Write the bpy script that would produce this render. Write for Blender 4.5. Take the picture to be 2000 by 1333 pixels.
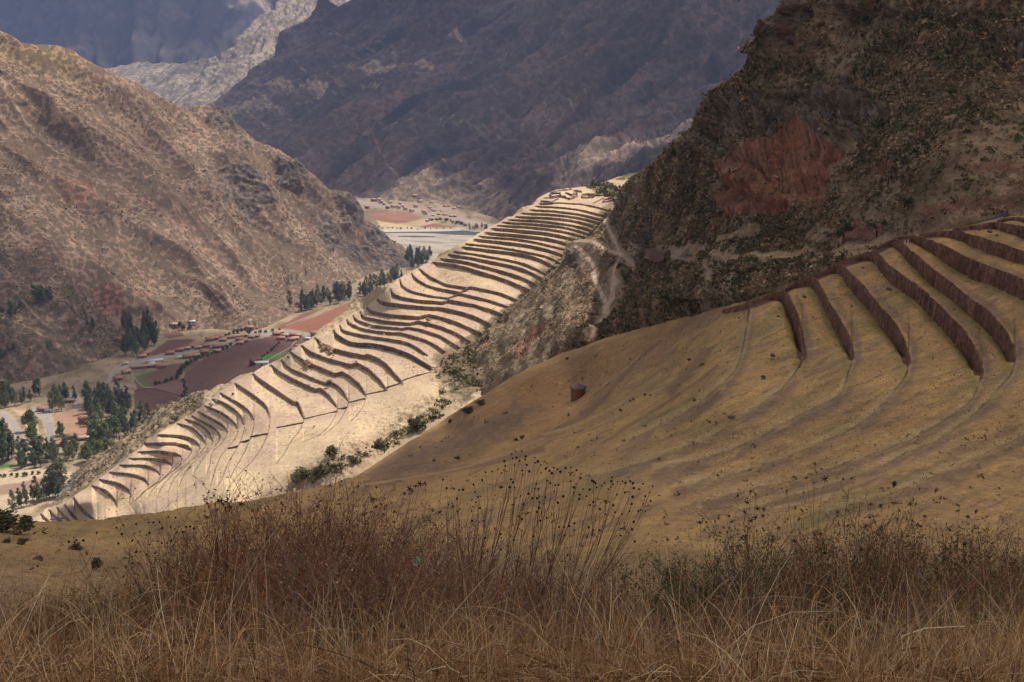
import bpy, math, random
import numpy as np
random.seed(7); rng = np.random.default_rng(11)
SC = bpy.context.scene
for o in list(bpy.data.objects): bpy.data.objects.remove(o)

# ------------------------------------------------------------ camera, world, sun, exposure
F = 2144.0; TH = math.atan(666.5 / F); CT, ST = math.cos(TH), math.sin(TH)
cd = bpy.data.cameras.new("camera"); cam = bpy.data.objects.new("camera", cd); SC.collection.objects.link(cam)
cd.sensor_width = 36.0; cd.lens = 36.0 * F / 2000.0; cd.clip_start = 0.1; cd.clip_end = 30000
cam.location = (0, 0, 0); cam.rotation_euler = (math.pi / 2 - TH, 0, 0); SC.camera = cam
SUN = np.array([0.42, 0.36, 0.86]); SUN /= np.linalg.norm(SUN)
W = bpy.data.worlds.new("World"); SC.world = W; W.use_nodes = True
wt = W.node_tree; bg = wt.nodes["Background"]; sky = wt.nodes.new("ShaderNodeTexSky")
sky.sky_type = 'NISHITA'; sky.sun_disc = False; sky.sun_elevation = math.asin(SUN[2])
sky.sun_rotation = math.atan2(SUN[0], SUN[1]); sky.air_density = 0.8; sky.dust_density = 2.0
hs = wt.nodes.new('ShaderNodeHueSaturation'); hs.inputs['Saturation'].default_value = 0.42; wm = wt.nodes.new('ShaderNodeMix'); wm.data_type = 'RGBA'; wm.blend_type = 'MULTIPLY'; wm.inputs[0].default_value = 1; wm.inputs[7].default_value = (1.12, .985, .87, 1)   # a sky half filled with white cloud
wt.links.new(sky.outputs[0], hs.inputs['Color']); wt.links.new(hs.outputs[0], wm.inputs[6]); wt.links.new(wm.outputs[2], bg.inputs[0]); bg.inputs[1].default_value = 0.128
ld = bpy.data.lights.new("sun", 'SUN'); ld.energy = 4.1; ld.angle = math.radians(0.6); ld.color = (1.0, 0.93, 0.83)
lo = bpy.data.objects.new("sun", ld); SC.collection.objects.link(lo)
from mathutils import Vector, Matrix, Euler
lo.rotation_euler = Vector(SUN).to_track_quat('Z', 'Y').to_euler(); lo.location = (0, 0, 50)
SC.view_settings.view_transform = 'Standard'; SC.view_settings.look = 'None'
SC.view_settings.exposure = 0.36; SC.view_settings.gamma = 1.0
SC.cycles.transparent_max_bounces = 16; SC.cycles.max_bounces = 5; SC.cycles.volume_bounces = 0

# ------------------------------------------------------------ helpers
A = np.array
def P(px, py, Y):
    """world point seen at a photo pixel, at forward distance Y"""
    px = A(px, float); py = A(py, float); Y = A(Y, float)
    a = (px - 1000) / F; b = -(py - 666.5) / F
    s = Y / (CT + b * ST)
    return np.stack(np.broadcast_arrays(a * s, Y, (-ST + b * CT) * s), -1)
def TAN(py): return np.tan(TH + np.arctan((A(py, float) - 666.5) / F))
def hsh(i, j, k, s):
    h = (i * 374761393 + j * 668265263 + k * 2147483647 + s * 974634777) & 0xffffffff
    h = ((h ^ (h >> 13)) * 1274126177) & 0xffffffff
    h = ((h ^ (h >> 16)) * 2246822519) & 0xffffffff
    return h ^ (h >> 15)
GR = A([[1,1,0],[-1,1,0],[1,-1,0],[-1,-1,0],[1,0,1],[-1,0,1],[1,0,-1],[-1,0,-1],[0,1,1],[0,-1,1],[0,1,-1],[0,-1,-1],[1,1,0],[-1,1,0],[0,-1,1],[0,-1,-1]], float)
def noise(p, s=0):
    i = np.floor(p).astype(np.int64); f = p - i; u = f * f * f * (f * (f * 6 - 15) + 10)
    r = 0
    for dx in (0, 1):
        for dy in (0, 1):
            for dz in (0, 1):
                g = GR[hsh(i[:, 0] + dx, i[:, 1] + dy, i[:, 2] + dz, s) & 15]
                d = (g * (f - A([dx, dy, dz]))).sum(1)
                w = (u[:, 0] if dx else 1 - u[:, 0]) * (u[:, 1] if dy else 1 - u[:, 1]) * (u[:, 2] if dz else 1 - u[:, 2])
                r = r + w * d
    return r
def fbm(p, o=4, s=0, g=0.5, ridge=False):
    r = 0; a = 1.0; t = 0
    for k in range(o):
        n = noise(p * 2.0 ** k + 17.3 * k, s + k)
        if ridge: n = 0.5 - np.abs(n) * 1.6
        r = r + a * n; t += a; a *= g
    return r / t
def sm(x, a, b):
    t = np.clip((x - a) / (b - a), 0, 1); return t * t * (3 - 2 * t)
def smooth_line(pts, n=6):
    """Catmull-Rom through the traced points"""
    p = A(pts, float); q = np.vstack([2 * p[0] - p[1], p, 2 * p[-1] - p[-2]]); out = []
    for i in range(len(p) - 1):
        a, b, c, d = q[i:i + 4]
        for t in np.arange(n) / n:
            out.append(0.5 * (2 * b + (c - a) * t + (2 * a - 5 * b + 4 * c - d) * t * t + (3 * b - 3 * c + d - a) * t ** 3))
    out.append(p[-1]); return A(out)
def lmask(px, py, line, w, soft=0.35, smooth=True):
    """closeness (0..1) to a traced line of half width w"""
    L = smooth_line(line, 4) if smooth and len(line) > 2 else A(line, float)
    d = np.full(px.shape, 1e9); m = 60 + 3 * w
    box = (px > L[:, 0].min() - m) & (px < L[:, 0].max() + m) & (py > L[:, 1].min() - m) & (py < L[:, 1].max() + m)
    x, y = px[box], py[box]; dd = np.full(x.shape, 1e9)
    for a, b in zip(L[:-1], L[1:]):
        v = b - a; l2 = max((v ** 2).sum(), 1e-9)
        t = np.clip(((x - a[0]) * v[0] + (y - a[1]) * v[1]) / l2, 0, 1)
        dd = np.minimum(dd, np.hypot(x - a[0] - t * v[0], y - a[1] - t * v[1]))
    d[box] = dd
    return 1 - sm(d, w * (1 - soft), w * (1 + soft))
def pmask(px, py, poly, soft=2.0, warp=0, ws=30.0, seed=5):
    """1 inside a traced polygon, 0 outside"""
    Q = A(poly, float); m = soft + warp * 2 + 4
    box = (px > Q[:, 0].min() - m) & (px < Q[:, 0].max() + m) & (py > Q[:, 1].min() - m) & (py < Q[:, 1].max() + m)
    out = np.zeros(px.shape); x, y = px[box].astype(float), py[box].astype(float)
    if x.size == 0: return out
    if warp:
        q = np.stack([x / ws, y / ws, x * 0 + seed], -1)
        x = x + warp * 2 * fbm(q, 4, 3, 0.6); y = y + warp * 2 * fbm(q + 40, 4, 9, 0.6)
    ins = np.zeros(x.shape, bool); d = np.full(x.shape, 1e9)
    for a, b in zip(Q, np.roll(Q, -1, 0)):
        c = ((a[1] > y) != (b[1] > y)); den = (b[1] - a[1]) or 1e-9
        ins ^= c & (x < (b[0] - a[0]) * (y - a[1]) / den + a[0])
        v = b - a; l2 = max((v ** 2).sum(), 1e-9)
        t = np.clip(((x - a[0]) * v[0] + (y - a[1]) * v[1]) / l2, 0, 1)
        d = np.minimum(d, np.hypot(x - a[0] - t * v[0], y - a[1] - t * v[1]))
    d = np.where(ins, d, -d); out[box] = sm(d, -soft, soft); return out
class Surf:
    """smooth surface through control points (px, py, distance), as 1/distance over the photo"""
    def __init__(s, ctrl, reg=1e-4):
        c = A(ctrl, float); s.c = c[:, :2] / 1000; n = len(c)
        K = s.k(s.c) + np.eye(n) * reg; Q = np.hstack([np.ones((n, 1)), s.c])
        M = np.block([[K, Q], [Q.T, np.zeros((3, 3))]])
        s.w = np.linalg.solve(M, np.concatenate([1000 / c[:, 2], np.zeros(3)]))
    def k(s, q):
        r2 = ((q[:, None] - s.c[None]) ** 2).sum(-1); return np.where(r2 > 1e-12, r2 * np.log(r2 + 1e-12), 0)
    def iY(s, px, py):
        px, py = np.broadcast_arrays(A(px, float), A(py, float))
        q = np.stack([px.ravel(), py.ravel()], -1) / 1000; out = np.empty(len(q))
        for i in range(0, len(q), 50000):
            z = q[i:i + 50000]; out[i:i + 50000] = s.k(z) @ s.w[:-3] + s.w[-3] + z @ s.w[-2:]
        return np.maximum(out, 0.05).reshape(px.shape) / 1000
    def Y(s, px, py): return 1 / s.iY(px, py)
    def pt(s, px, py): return P(px, py, s.Y(px, py))
def tag(o, label=None, cat=None, group=None, kind=None):
    for k, v in (("label", label), ("category", cat), ("group", group), ("kind", kind)):
        if v: o[k] = v
    return o
def mk(name, v, faces, mat=None, col=None, smooth=False, parent=None, loops=None):
    """mesh object from arrays: faces (n,k)"""
    me = bpy.data.meshes.new(name); v = np.ascontiguousarray(v, np.float32).reshape(-1, 3)
    f = np.ascontiguousarray(faces, np.int32); n, k = f.shape
    me.vertices.add(len(v)); me.vertices.foreach_set("co", v.ravel())
    me.loops.add(n * k); me.loops.foreach_set("vertex_index", f.ravel())
    me.polygons.add(n); me.polygons.foreach_set("loop_start", np.arange(0, n * k, k, dtype=np.int32))
    me.polygons.foreach_set("loop_total", np.full(n, k, np.int32))
    if smooth: me.polygons.foreach_set("use_smooth", np.ones(n, bool))
    me.update(calc_edges=True)
    if col is not None:
        c = np.ones((len(v), 4), np.float32); c[:, :3] = np.clip(col, 0, 1)
        at = me.color_attributes.new("Col", 'FLOAT_COLOR', 'POINT'); at.data.foreach_set("color", c.ravel())
    if mat: me.materials.append(mat)
    o = bpy.data.objects.new(name, me); SC.collection.objects.link(o)
    if parent: o.parent = parent
    return o
def empty(name, loc, rz=0):
    o = bpy.data.objects.new(name, None); SC.collection.objects.link(o); o.location = loc; o.rotation_euler = (0, 0, rz)
    o.empty_display_size = 0.5; return o
def copy_tree(o, parent=None):
    c = o.copy(); SC.collection.objects.link(c); c.parent = parent
    for ch in list(o.children): copy_tree(ch, c)
    return c
def grid_faces(nu, nv):
    i = np.arange(nu * nv).reshape(nu, nv)
    return np.stack([i[:-1, :-1].ravel(), i[:-1, 1:].ravel(), i[1:, 1:].ravel(), i[1:, :-1].ravel()], -1)
def gnormal(V):
    """normals of a vertex grid (nu,nv,3)"""
    n = np.cross(np.gradient(V, axis=0), np.gradient(V, axis=1)); n /= np.linalg.norm(n, axis=-1, keepdims=True) + 1e-9
    return np.where(n[..., 2:3] < 0, -n, n)
def lerp(a, b, t): return a + (A(b) - a) * t[..., None]

# ------------------------------------------------------------ materials
def nn(t, ty, **k):
    n = t.nodes.new(ty)
    for a, b in k.items(): setattr(n, a, b)
    return n
def ground_mat(name, scales=((1.0, 0.5), (6.0, 0.3)), bump=0.4, bscale=1.0, rough=0.95, speck=None, mult=(1, 1, 1)):
    """vertex colour times world-space noise at several sizes (1/m), with bump"""
    m = bpy.data.materials.new(name); m.use_nodes = True; t = m.node_tree; L = t.links.new
    b = t.nodes["Principled BSDF"]; b.inputs["Roughness"].default_value = rough; b.inputs["Specular IOR Level"].default_value = 0.1
    at = nn(t, "ShaderNodeVertexColor", layer_name="Col"); g = nn(t, "ShaderNodeNewGeometry"); cur = at.outputs[0]
    for sc, amt in scales:
        n = nn(t, "ShaderNodeTexNoise"); n.inputs["Scale"].default_value = sc; n.inputs["Detail"].default_value = 3; n.inputs["Roughness"].default_value = 0.65
        L(g.outputs["Position"], n.inputs["Vector"])
        mr = nn(t, "ShaderNodeMapRange"); mr.inputs[1].default_value = 0.25; mr.inputs[2].default_value = 0.75
        mr.inputs[3].default_value = 1 - amt; mr.inputs[4].default_value = 1 + amt; mr.clamp = True
        L(n.outputs[0], mr.inputs[0])
        mx = nn(t, "ShaderNodeVectorMath", operation='SCALE'); L(cur, mx.inputs[0]); L(mr.outputs[0], mx.inputs[3]); cur = mx.outputs[0]
    if speck:   # small dark plants or stones: (scale, size, colour, amount)
        sc, sz, colr, amt = speck
        v = nn(t, "ShaderNodeTexVoronoi"); v.inputs["Scale"].default_value = sc; L(g.outputs["Position"], v.inputs["Vector"])
        n = nn(t, "ShaderNodeTexNoise"); n.inputs["Scale"].default_value = sc * 0.13; L(g.outputs["Position"], n.inputs["Vector"])
        ad = nn(t, "ShaderNodeMath", operation='MULTIPLY_ADD'); L(n.outputs[0], ad.inputs[0]); ad.inputs[1].default_value = -0.9; L(v.outputs[0], ad.inputs[2])
        mr = nn(t, "ShaderNodeMapRange"); mr.inputs[1].default_value = sz - 0.45; mr.inputs[2].default_value = sz - 0.33
        mr.inputs[3].default_value = amt; mr.inputs[4].default_value = 0; L(ad.outputs[0], mr.inputs[0])
        mx = nn(t, "ShaderNodeMix", data_type='RGBA'); L(mr.outputs[0], mx.inputs[0]); L(cur, mx.inputs[6]); mx.inputs[7].default_value = (*colr, 1); cur = mx.outputs[2]
    L(cur, b.inputs["Base Color"])
    if bump:
        n = nn(t, "ShaderNodeTexNoise"); n.inputs["Scale"].default_value = bscale; n.inputs["Detail"].default_value = 5; n.inputs["Roughness"].default_value = 0.7
        L(g.outputs["Position"], n.inputs["Vector"]); bp = nn(t, "ShaderNodeBump"); bp.inputs["Strength"].default_value = 1.0
        bp.inputs["Distance"].default_value = bump; L(n.outputs[0], bp.inputs["Height"]); L(bp.outputs[0], b.inputs["Normal"])
    return m
def vc_mat(name, rough=0.8, trans=0.0, var=0.0):
    m = bpy.data.materials.new(name); m.use_nodes = True; t = m.node_tree; b = t.nodes["Principled BSDF"]
    b.inputs["Roughness"].default_value = rough; b.inputs["Specular IOR Level"].default_value = 0.15
    at = nn(t, "ShaderNodeVertexColor", layer_name="Col"); cur = at.outputs[0]
    if var:
        oi = nn(t, "ShaderNodeObjectInfo"); mr = nn(t, "ShaderNodeMapRange"); mr.inputs[3].default_value = 1 - var; mr.inputs[4].default_value = 1 + var
        t.links.new(oi.outputs["Random"], mr.inputs[0]); mx = nn(t, "ShaderNodeVectorMath", operation='SCALE')
        t.links.new(cur, mx.inputs[0]); t.links.new(mr.outputs[0], mx.inputs[3]); cur = mx.outputs[0]
    t.links.new(cur, b.inputs["Base Color"]); return m
def flat_mat(name, col, rough=0.85, ns=3.0, amt=0.25, bump=0.0, spec=0.2):
    m = bpy.data.materials.new(name); m.use_nodes = True; t = m.node_tree; b = t.nodes["Principled BSDF"]; L = t.links.new
    b.inputs["Roughness"].default_value = rough; b.inputs["Specular IOR Level"].default_value = spec
    g = nn(t, "ShaderNodeNewGeometry"); n = nn(t, "ShaderNodeTexNoise"); n.inputs["Scale"].default_value = ns; n.inputs["Detail"].default_value = 4
    L(g.outputs["Position"], n.inputs["Vector"]); mx = nn(t, "ShaderNodeMix", data_type='RGBA')
    L(n.outputs[0], mx.inputs[0]); mx.inputs[6].default_value = (*[c * (1 - amt) for c in col], 1); mx.inputs[7].default_value = (*[min(1, c * (1 + amt)) for c in col], 1)
    L(mx.outputs[2], b.inputs["Base Color"])
    if bump:
        bp = nn(t, "ShaderNodeBump"); bp.inputs["Distance"].default_value = bump; L(n.outputs[0], bp.inputs["Height"]); L(bp.outputs[0], b.inputs["Normal"])
    return m
M_stone = ground_mat("terrace_stone", ((1.3, 0.6), (0.25, 0.35)), 0.45, 1.1)
M_cgrass = ground_mat("dry_terrace_grass", ((0.12, 0.10), (0.6, 0.18), (2.5, 0.2)), 0.25, 0.9)
M_bgrass = ground_mat("golden_slope_grass", ((0.045, 0.14), (0.35, 0.18), (1.6, 0.28), (6.0, 0.34)), 0.2, 3.0)
M_brush = ground_mat("brushy_slope", ((0.06, 0.2), (0.5, 0.35), (2.5, 0.35)), 0.6, 0.9)
M_hill = ground_mat("dry_hillside", ((0.012, 0.14), (0.08, 0.15), (0.5, 0.28)), 0.6, 0.3, speck=(0.16, 0.55, (0.085, 0.065, 0.038), 0.6))
M_far = ground_mat("far_mountain_slope", ((0.004, 0.2), (0.03, 0.25), (0.12, 0.2)), 2.5, 0.05, speck=(0.05, 0.5, (0.06, 0.052, 0.04), 0.5))
M_floor = ground_mat("valley_floor", ((0.02, 0.12), (0.2, 0.16)), 0.2, 0.5)
M_knoll = ground_mat("near_soil", ((1.0, 0.3), (8.0, 0.4)), 0.05, 9.0)
# ------------------------------------------------------------ traced contour walls of the sunlit terraces: (px, py), drop in pixels, then the part that turns away
TW = [
 ([(1052,397.5),(1094,396),(1132,398),(1162,403.5),(1202,414)], 2.6, []),
 ([(1045,402.5),(1096,405),(1132,409.5),(1168,418),(1196,425)], 3.4, []),
 ([(1035,409.5),(1084,412),(1132,418),(1168,426.5),(1190,433)], 4.2, []),
 ([(1018,416),(1072,418),(1120,423),(1156,430.5),(1184,439)], 4.3, []),
 ([(1007,423),(1072,425),(1120,430.5),(1150,438),(1176,446)], 4.5, []),
 ([(993,429),(1048,430.5),(1096,436),(1132,442.5),(1168,453)], 4.7, []),
 ([(981,434),(1010,435.2),(1060,438.5),(1108,444.5),(1160,459)], 4.8, []),
 ([(971,440),(1010,441.6),(1060,445.5),(1108,453.5),(1150,465)], 4.4, []),
 ([(960,445.6),(1000,448),(1060,454),(1096,460),(1144,473)], 6.6, []),
 ([(948,454),(1000,457.6),(1048,462.5),(1084,468.5),(1125,481)], 6.8, []),
 ([(936,460.8),(960,463),(1008,466.5),(1056,475),(1110,489)], 4.5, []),
 ([(926,467),(960,470),(1020,477),(1068,487),(1108,501)], 6.2, []),
 ([(909,476),(964,481),(1020,490.5),(1068,501),(1102,518)], 4.4, []),
 ([(903,482),(964,489),(1020,496),(1056,507),(1088,523)], 6.4, []),
 ([(887,490.6),(940,498),(1000,509),(1032,518),(1070,537)], 4.4, []),
 ([(876,496),(928,504.5),(988,516.5),(1024,526),(1062,545)], 6.2, []),
 ([(861,505),(904,510),(964,525),(1012,539),(1052,557)], 6.2, []),
 ([(845,512),(892,517.5),(940,531),(988,546.5),(1032,565)], 6.8, []),
 ([(818,524),(828,532),(840,540.5),(870,555),(912,562),(918,559.6),(959,568),(978,573),(1016,588)], 5.6, []),
 ([(804,533),(808,539),(816,546.5),(840,559),(876,567),(898,571),(900,573.6),(948,584.5),(996,600)], 5.0, []),
 ([(781,544.6),(783,552),(787,558.5),(804,568.6),(840,577.6),(876,582.5)], 4.2, []),
 ([(763,563),(765,570),(772,576),(786,581),(816,586),(864,590),(876,585.5),(924,594.5),(959,605),(982,614)], 6.6, []),
 ([(738,584),(750,589.6),(792,595.6),(846,600.5),(854,600),(888,606.5),(924,617),(958,633)], 7.2, []),
 ([(717,600),(722,605),(728,608),(764,614.6),(818,619),(836,614),(860,619),(888,627.6),(938,650)], 6.4, []),
 ([(704,608),(706,614),(712,619),(752,627),(800,631.4),(817,627),(860,637.5),(892,651),(916,666)], 5.8, []),
 ([(690,615),(692,620),(698,625.5),(728,635.6),(786,641.6),(798,639),(824,644),(860,656),(898,679)], 4.8, []),
 ([(677,623),(680,628),(687,633),(716,644),(770,650),(782,650),(824,662),(848,673),(868,686)], 5.0, []),
 ([(664,635),(666,640),(674,646.4),(704,653.6),(752,661),(788,667),(812,677.6),(834,694)], 5.4, []),
 ([(652,644),(654,649),(662,656),(686,668.6),(728,671.6),(764,679),(800,692),(824,706.5),(850,722)], 8.0, []),
 ([(616,659),(629,671),(652,681),(684,689),(712,694.5),(717,691.5),(740,700.5),(754,711),(785,746)], 8.0, []),
 ([(589,674),(606,687),(636,699),(684,712),(696,708.5),(720,720.5),(742,742),(754,760)], 6.8, [(756,764)]),
 ([(568,687),(596,706),(610,711.4),(654,729.5),(668,726),(684,735),(702,750.5),(714,770)], 7.0, [(714,780),(704,803),(684,824)]),
 ([(550,702.5),(564,717),(582,726),(632,747),(648,747),(666,759),(679,780)], 5.6, [(680,788),(668,815),(650,836),(628,851)]),
 ([(529,712),(547,726.5),(576,742),(616,760),(626,758),(642,771),(657,793)], 6.8, [(659,800),(648,826),(624,850),(592,863)]),
 ([(494,729),(510,742),(540,762.4),(574,785),(580,784),(586,795),(593,815)], 7.0, [(593,822),(584,843),(570,860),(556,885),(540,905)]),
 ([(459,748),(470,755),(494,771),(518,791),(525,806)], 5.6, [(527,822),(523,848),(512,872),(496,897),(474,920),(453,944),(444,958)]),
 ([(430,767),(447,777),(476,793.6),(491,809)], 4.6, [(496,825),(492,850),(487,862),(476,886),(464,908),(449,934)]),
 ([(415,779),(434,785),(458,799.6),(473,816)], 5.2, [(477,835),(472,855),(462,878),(449,898),(442,913),(436,930),(424,951)]),
 ([(400,792.4),(428,803),(447,815),(461,829)], 4.4, [(465,842),(458,858),(444,876),(430,893),(420,920),(412,946)]),
 ([(387,803),(410,815),(434,828.4),(443,839)], 4.2, [(444,846),(436,862),(414,884),(411,905),(403,930)]),
 ([(375,811.6),(400,825),(422,838),(430,850)], 4.2, [(430,856),(423,867),(402,888),(388,910),(380,922),(377,940),(383,966)]),
 ([(362,818.5),(388,827),(407,843),(415,857)], 4.2, [(416,864),(411,874),(384,898),(364,920),(352,945),(351,958),(357,975),(362,990)]),
 ([(346,827),(374,834.4),(392,849),(400,862)], 4.4, [(402,868),(395,881),(368,906),(346,928),(332,952),(329,968),(338,985),(346,1000)]),
 ([(308,849),(352,851),(378,858.4),(389,869)], 5.8, [(390.5,875),(386,886),(364,906),(340,925),(322,944),(311,962),(309,976),(318,992),(330,1004)]),
 ([(280,865.6),(340,864.4),(366,870.4),(373,878)], 6.0, [(374,884),(368,893),(350,911),(326,930),(306,948),(292,966),(288,982),(296,998),(306,1006)]),
 ([(270,882.5),(312,880.4),(342,884),(354,891)], 4.6, [(355.5,899),(350,909),(328,928),(306,944),(290,956)]),
 ([(252,895.4),(300,895.4),(324,898.4),(335,906)], 3.8, [(337,912),(334,919),(316,937),(296,952)]),
 ([(234,908),(282,909),(300,914),(311,923)], 4.4, [(313.5,931),(308,940),(286,957),(275,967),(273,978),(276,992),(281,1006)]),
 ([(214,922),(258,926),(280,933),(288,943)], 4.8, [(289.5,951),(282,962),(264,977)]),
 ([(194,936),(228,943),(248,952.4),(255,963)], 5.4, [(256,970),(252,982),(258,996),(266,1008)]),
 ([(180,948),(204,957),(222,971.6),(228,985)], 5.2, [(228.5,992)]),
 ([(144,971),(162,994),(188,1017)], 6.5, []),
 ([(127,984.4),(144,1006),(158,1020)], 6.0, []),
 ([(111.6,990.4),(124,1004),(140,1020)], 5.6, []),
 ([(96,995.2),(110,1009),(124,1022)], 5.2, []),
 ([(79.8,1003.6),(90,1013),(100,1022)], 4.8, []),
]
# ------------------------------------------------------------ the big retaining walls on the right: (px, py, drop)
BW = [
 ([(1412,606,6),(1437,598.5,9),(1463,591,13)], [(1464,594),(1461,625),(1455,660),(1449,690),(1440,718),(1422,742),(1400,762),(1360,792),(1300,826),(1230,860)]),
 ([(1466,590,10),(1500,578,15),(1529,570,20),(1538,578,30),(1550,602,40),(1559,630.5,44),(1565,665,36),(1566.5,685,28)], [(1567,696),(1560,718),(1535,754),(1505,779.5),(1460,812),(1410,842),(1340,874),(1250,905),(1150,930)]),
 ([(1531,567,12),(1550,554,14),(1585,542,18),(1600,556,21),(1617.5,588,27),(1643,629,32),(1659,661,38),(1662.5,690,40)], [(1664,706),(1656,733),(1640,772),(1580,803.5),(1527,832),(1470,858),(1380,892),(1280,922)]),
 ([(1587,540,8),(1613,528,13),(1640,517,18),(1660,534,25),(1690,563,31),(1722,603,34),(1745,627,40),(1764,660,50),(1774,690,54)], [(1775,706),(1770,735),(1745,769.5),(1719,796.5),(1660,838),(1560,882),(1440,925),(1320,958)]),
 ([(1642,514,6),(1672,505,12),(1706,494,19),(1735,517.5,26),(1762,538.5,26),(1793.5,560,27),(1817.5,581,34),(1841,602,37),(1862,625.5,38),(1881.5,645,46),(1902.5,676,56),(1913,705,60)], [(1917,722),(1916,740),(1902.5,774),(1880,798),(1840,826),(1760,866),(1640,912),(1500,950),(1380,978)]),
 ([(1709,491,6),(1730,481,10),(1747,472,14),(1765,480,22),(1795,503,26),(1817.5,523.5,27),(1855,550.5,28),(1898.5,586,32),(1925,604,36),(1952,632,44),(1970,657,52),(1979,684,56)], [(1983,705),(1973,737),(1955,756),(1925,790.5),(1880,830),(1800,876),(1680,930),(1560,968),(1440,1000)]),
 ([(1749,470,6),(1775,466,10),(1797.5,466,16),(1835,476.5,26),(1886,502,30),(1940,524,32),(1998,547,34),(2050,578,36),(2100,616,36),(2130,660,30)], [(2134,700),(2100,770),(2020,840),(1900,900),(1760,960),(1620,1000)]),
 ([(1800,462,5),(1830,456,9),(1862,451,14),(1910,463,21),(1955,477,23),(2000,493,24),(2070,520,26),(2160,570,26)], []),
 ([(1865,448,5),(1905,441,8),(1946,434.5,12),(1975,439,18),(2000,443.5,23),(2060,458,24),(2150,486,24)], []),
 ([(1950,431,5),(1985,425,9),(2040,432,14),(2150,450,18)], []),
]
# ------------------------------------------------------------ base surfaces
SCt = Surf([(1100,395,640),(1200,405,636),(900,480,592),(1000,560,566),(740,560,566),(1150,475,612),(860,730,486),(940,640,522),(1060,560,556),
  (652,644,551),(616,659,547),(568,687,541),(494,729,532),(459,748,526),(430,767,518),(400,792,511),(308,849,498),(234,908,485),(194,936,478),(144,971,471),(80,1003,474),(785,746,478),(755,763,474.5),(714,775,474.6),(659,798,474),(593,820,468),(526,820,475),(477,830,480),(444,846,480),(416,860,481.5),
  (390,874,482),(374,883,482),(337,911,477),(313,930,471),(289,950,465),(256,969,460),(228,990,455),(165,1000,454),(186,1015,446),(127,984,471),(144,1006,459),(100,1020,468),(684,824,443.5),(628,851,434),(592,863,434),(540,905,419),(444,958,402),(383,966,417),(362,990,409),(330,1004,411),(281,1006,430),(266,1008,439),(750,840,440),(850,800,450),(600,960,398),(480,990,394),
  (124,957,575),(148,922,600),(210,880,602),(280,832,602),(302,800,612),(388,765,565),(458,735,545),(529,705,555),(704,584,588),(840,510,596),(974,435,622),(1058,384,650),(1150,358,690),(1228,340,700),(1000,600,542),(1100,700,480),(800,1000,370),(240,870,540),(330,820,540),(180,915,540)], 2e-5)
SBt = Surf([(1464,590,207),(1530,569,206),(1586,542,204),(1640,516,202),(1707,493,200),(1748,472,198),(1862,451,192),(2000,430,186),(1798,466,196),
  (1567,687,169),(1663,700,155),(1775,698,147),(1917,720,135),(1982,700,132),(2134,690,124),(1449,690,177),(1400,760,160),(1505,780,148),(1580,803,135),(1527,832,130),(1720,796,127),(1640,840,121),(1880,798,120),
  (1300,880,140),(1200,960,108),(1500,950,102),(2000,950,88),(2000,800,112),(1500,1050,71),(1000,1050,84),(2000,1050,66),(2300,900,86),(2300,500,150),
  (1000,735,352),(900,800,345),(868,856,330),(800,865,322),(700,930,262),(600,955,205),(400,985,140),(200,1010,105),(70,1020,92),(-300,1050,70),(1127,765,335),(1150,670,356),(1350,620,262),(1412,604,226),(1250,720,282),(1350,690,222),(1250,850,172),
  (1000,850,285),(900,900,258),(1000,950,165),(1100,880,215),(800,960,190),(0,1090,60),(200,1100,62),(500,1050,84),(1000,1150,45),(1500,1150,43),(2000,1150,42),(0,1160,46),(500,1150,46)], 4e-4)
SEt = Surf([(1150,668,362),(1350,612,268),(1412,596,232),(1464,575,212),(1640,500,208),(1862,440,198),(2000,408,192),(2300,340,180),(2000,200,225),(2000,0,252),(2300,0,240),(1700,300,240),(1700,470,212),(1700,100,288),
  (1850,350,206),(1600,400,242),(1500,240,312),(1420,440,285),(1450,300,292),(1460,100,344),(1550,0,322),(1370,190,392),(1300,290,445),(1240,345,524),(1300,400,405),(1300,500,338),(1200,400,560),(1170,480,505),(1230,500,440),
  (1100,480,560),(1000,590,548),(900,690,504),(860,735,484),(1050,640,470),(1000,700,455),(1100,560,500),(1190,560,440),(1180,640,385),(900,768,471),(880,753,479),(925,792,459),(960,785,447),(1000,762,430),(1150,700,385),(1150,730,385),(1050,735,405),(1350,645,285),(1250,680,345),(1464,606,222),(1300,560,300),(1400,520,262),(1550,480,232),(2000,-300,300),(1500,-300,360)], 2e-5)
SFt = Surf([(830,530,1690),(790,480,1720),(700,400,1690),(700,540,1560),(650,570,1450),(560,600,1330),(500,640,1245),(400,640,1245),(300,655,1200),(230,700,1105),(0,780,960),(120,760,1010),(0,60,1500),(0,400,1230),(200,400,1330),(400,215,1650),(200,130,1560),
  (560,300,1620),(400,400,1440),(560,450,1500),(-300,0,1450),(-300,700,900),(100,600,1080),(300,500,1290),(150,250,1420)], 2e-5)
SGt = Surf([(700,380,2455),(960,430,2150),(850,400,2330),(1240,345,1980),(1000,350,2230),(1000,0,3500),(700,0,4300),(1400,0,3000),(1500,200,2200),(700,200,3300),(450,200,4000),(1200,200,2580),(380,220,4000),(1600,300,1900),(1000,-300,4700),(1600,-200,3300),(600,-200,5400),(560,300,2950),(400,300,3400)], 2e-5)
SHt = Surf([(230,122,5400),(470,60,5000),(400,200,4200),(560,100,4600),(560,0,5300),(300,200,4400),(700,0,5200),(200,300,3600),(700,-200,6500)], 2e-5)
SIt = Surf([(0,150,6200),(500,150,6000),(0,0,7200),(500,0,7000),(-500,0,7200),(0,-200,8200),(800,-200,8200),(800,100,6500)], 2e-5)
def floor_z(Y): return np.interp(Y, [400, 650, 960, 1230, 1680, 2400, 3400, 6000], [-296, -312, -345, -371, -397, -419, -440, -470])
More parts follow.
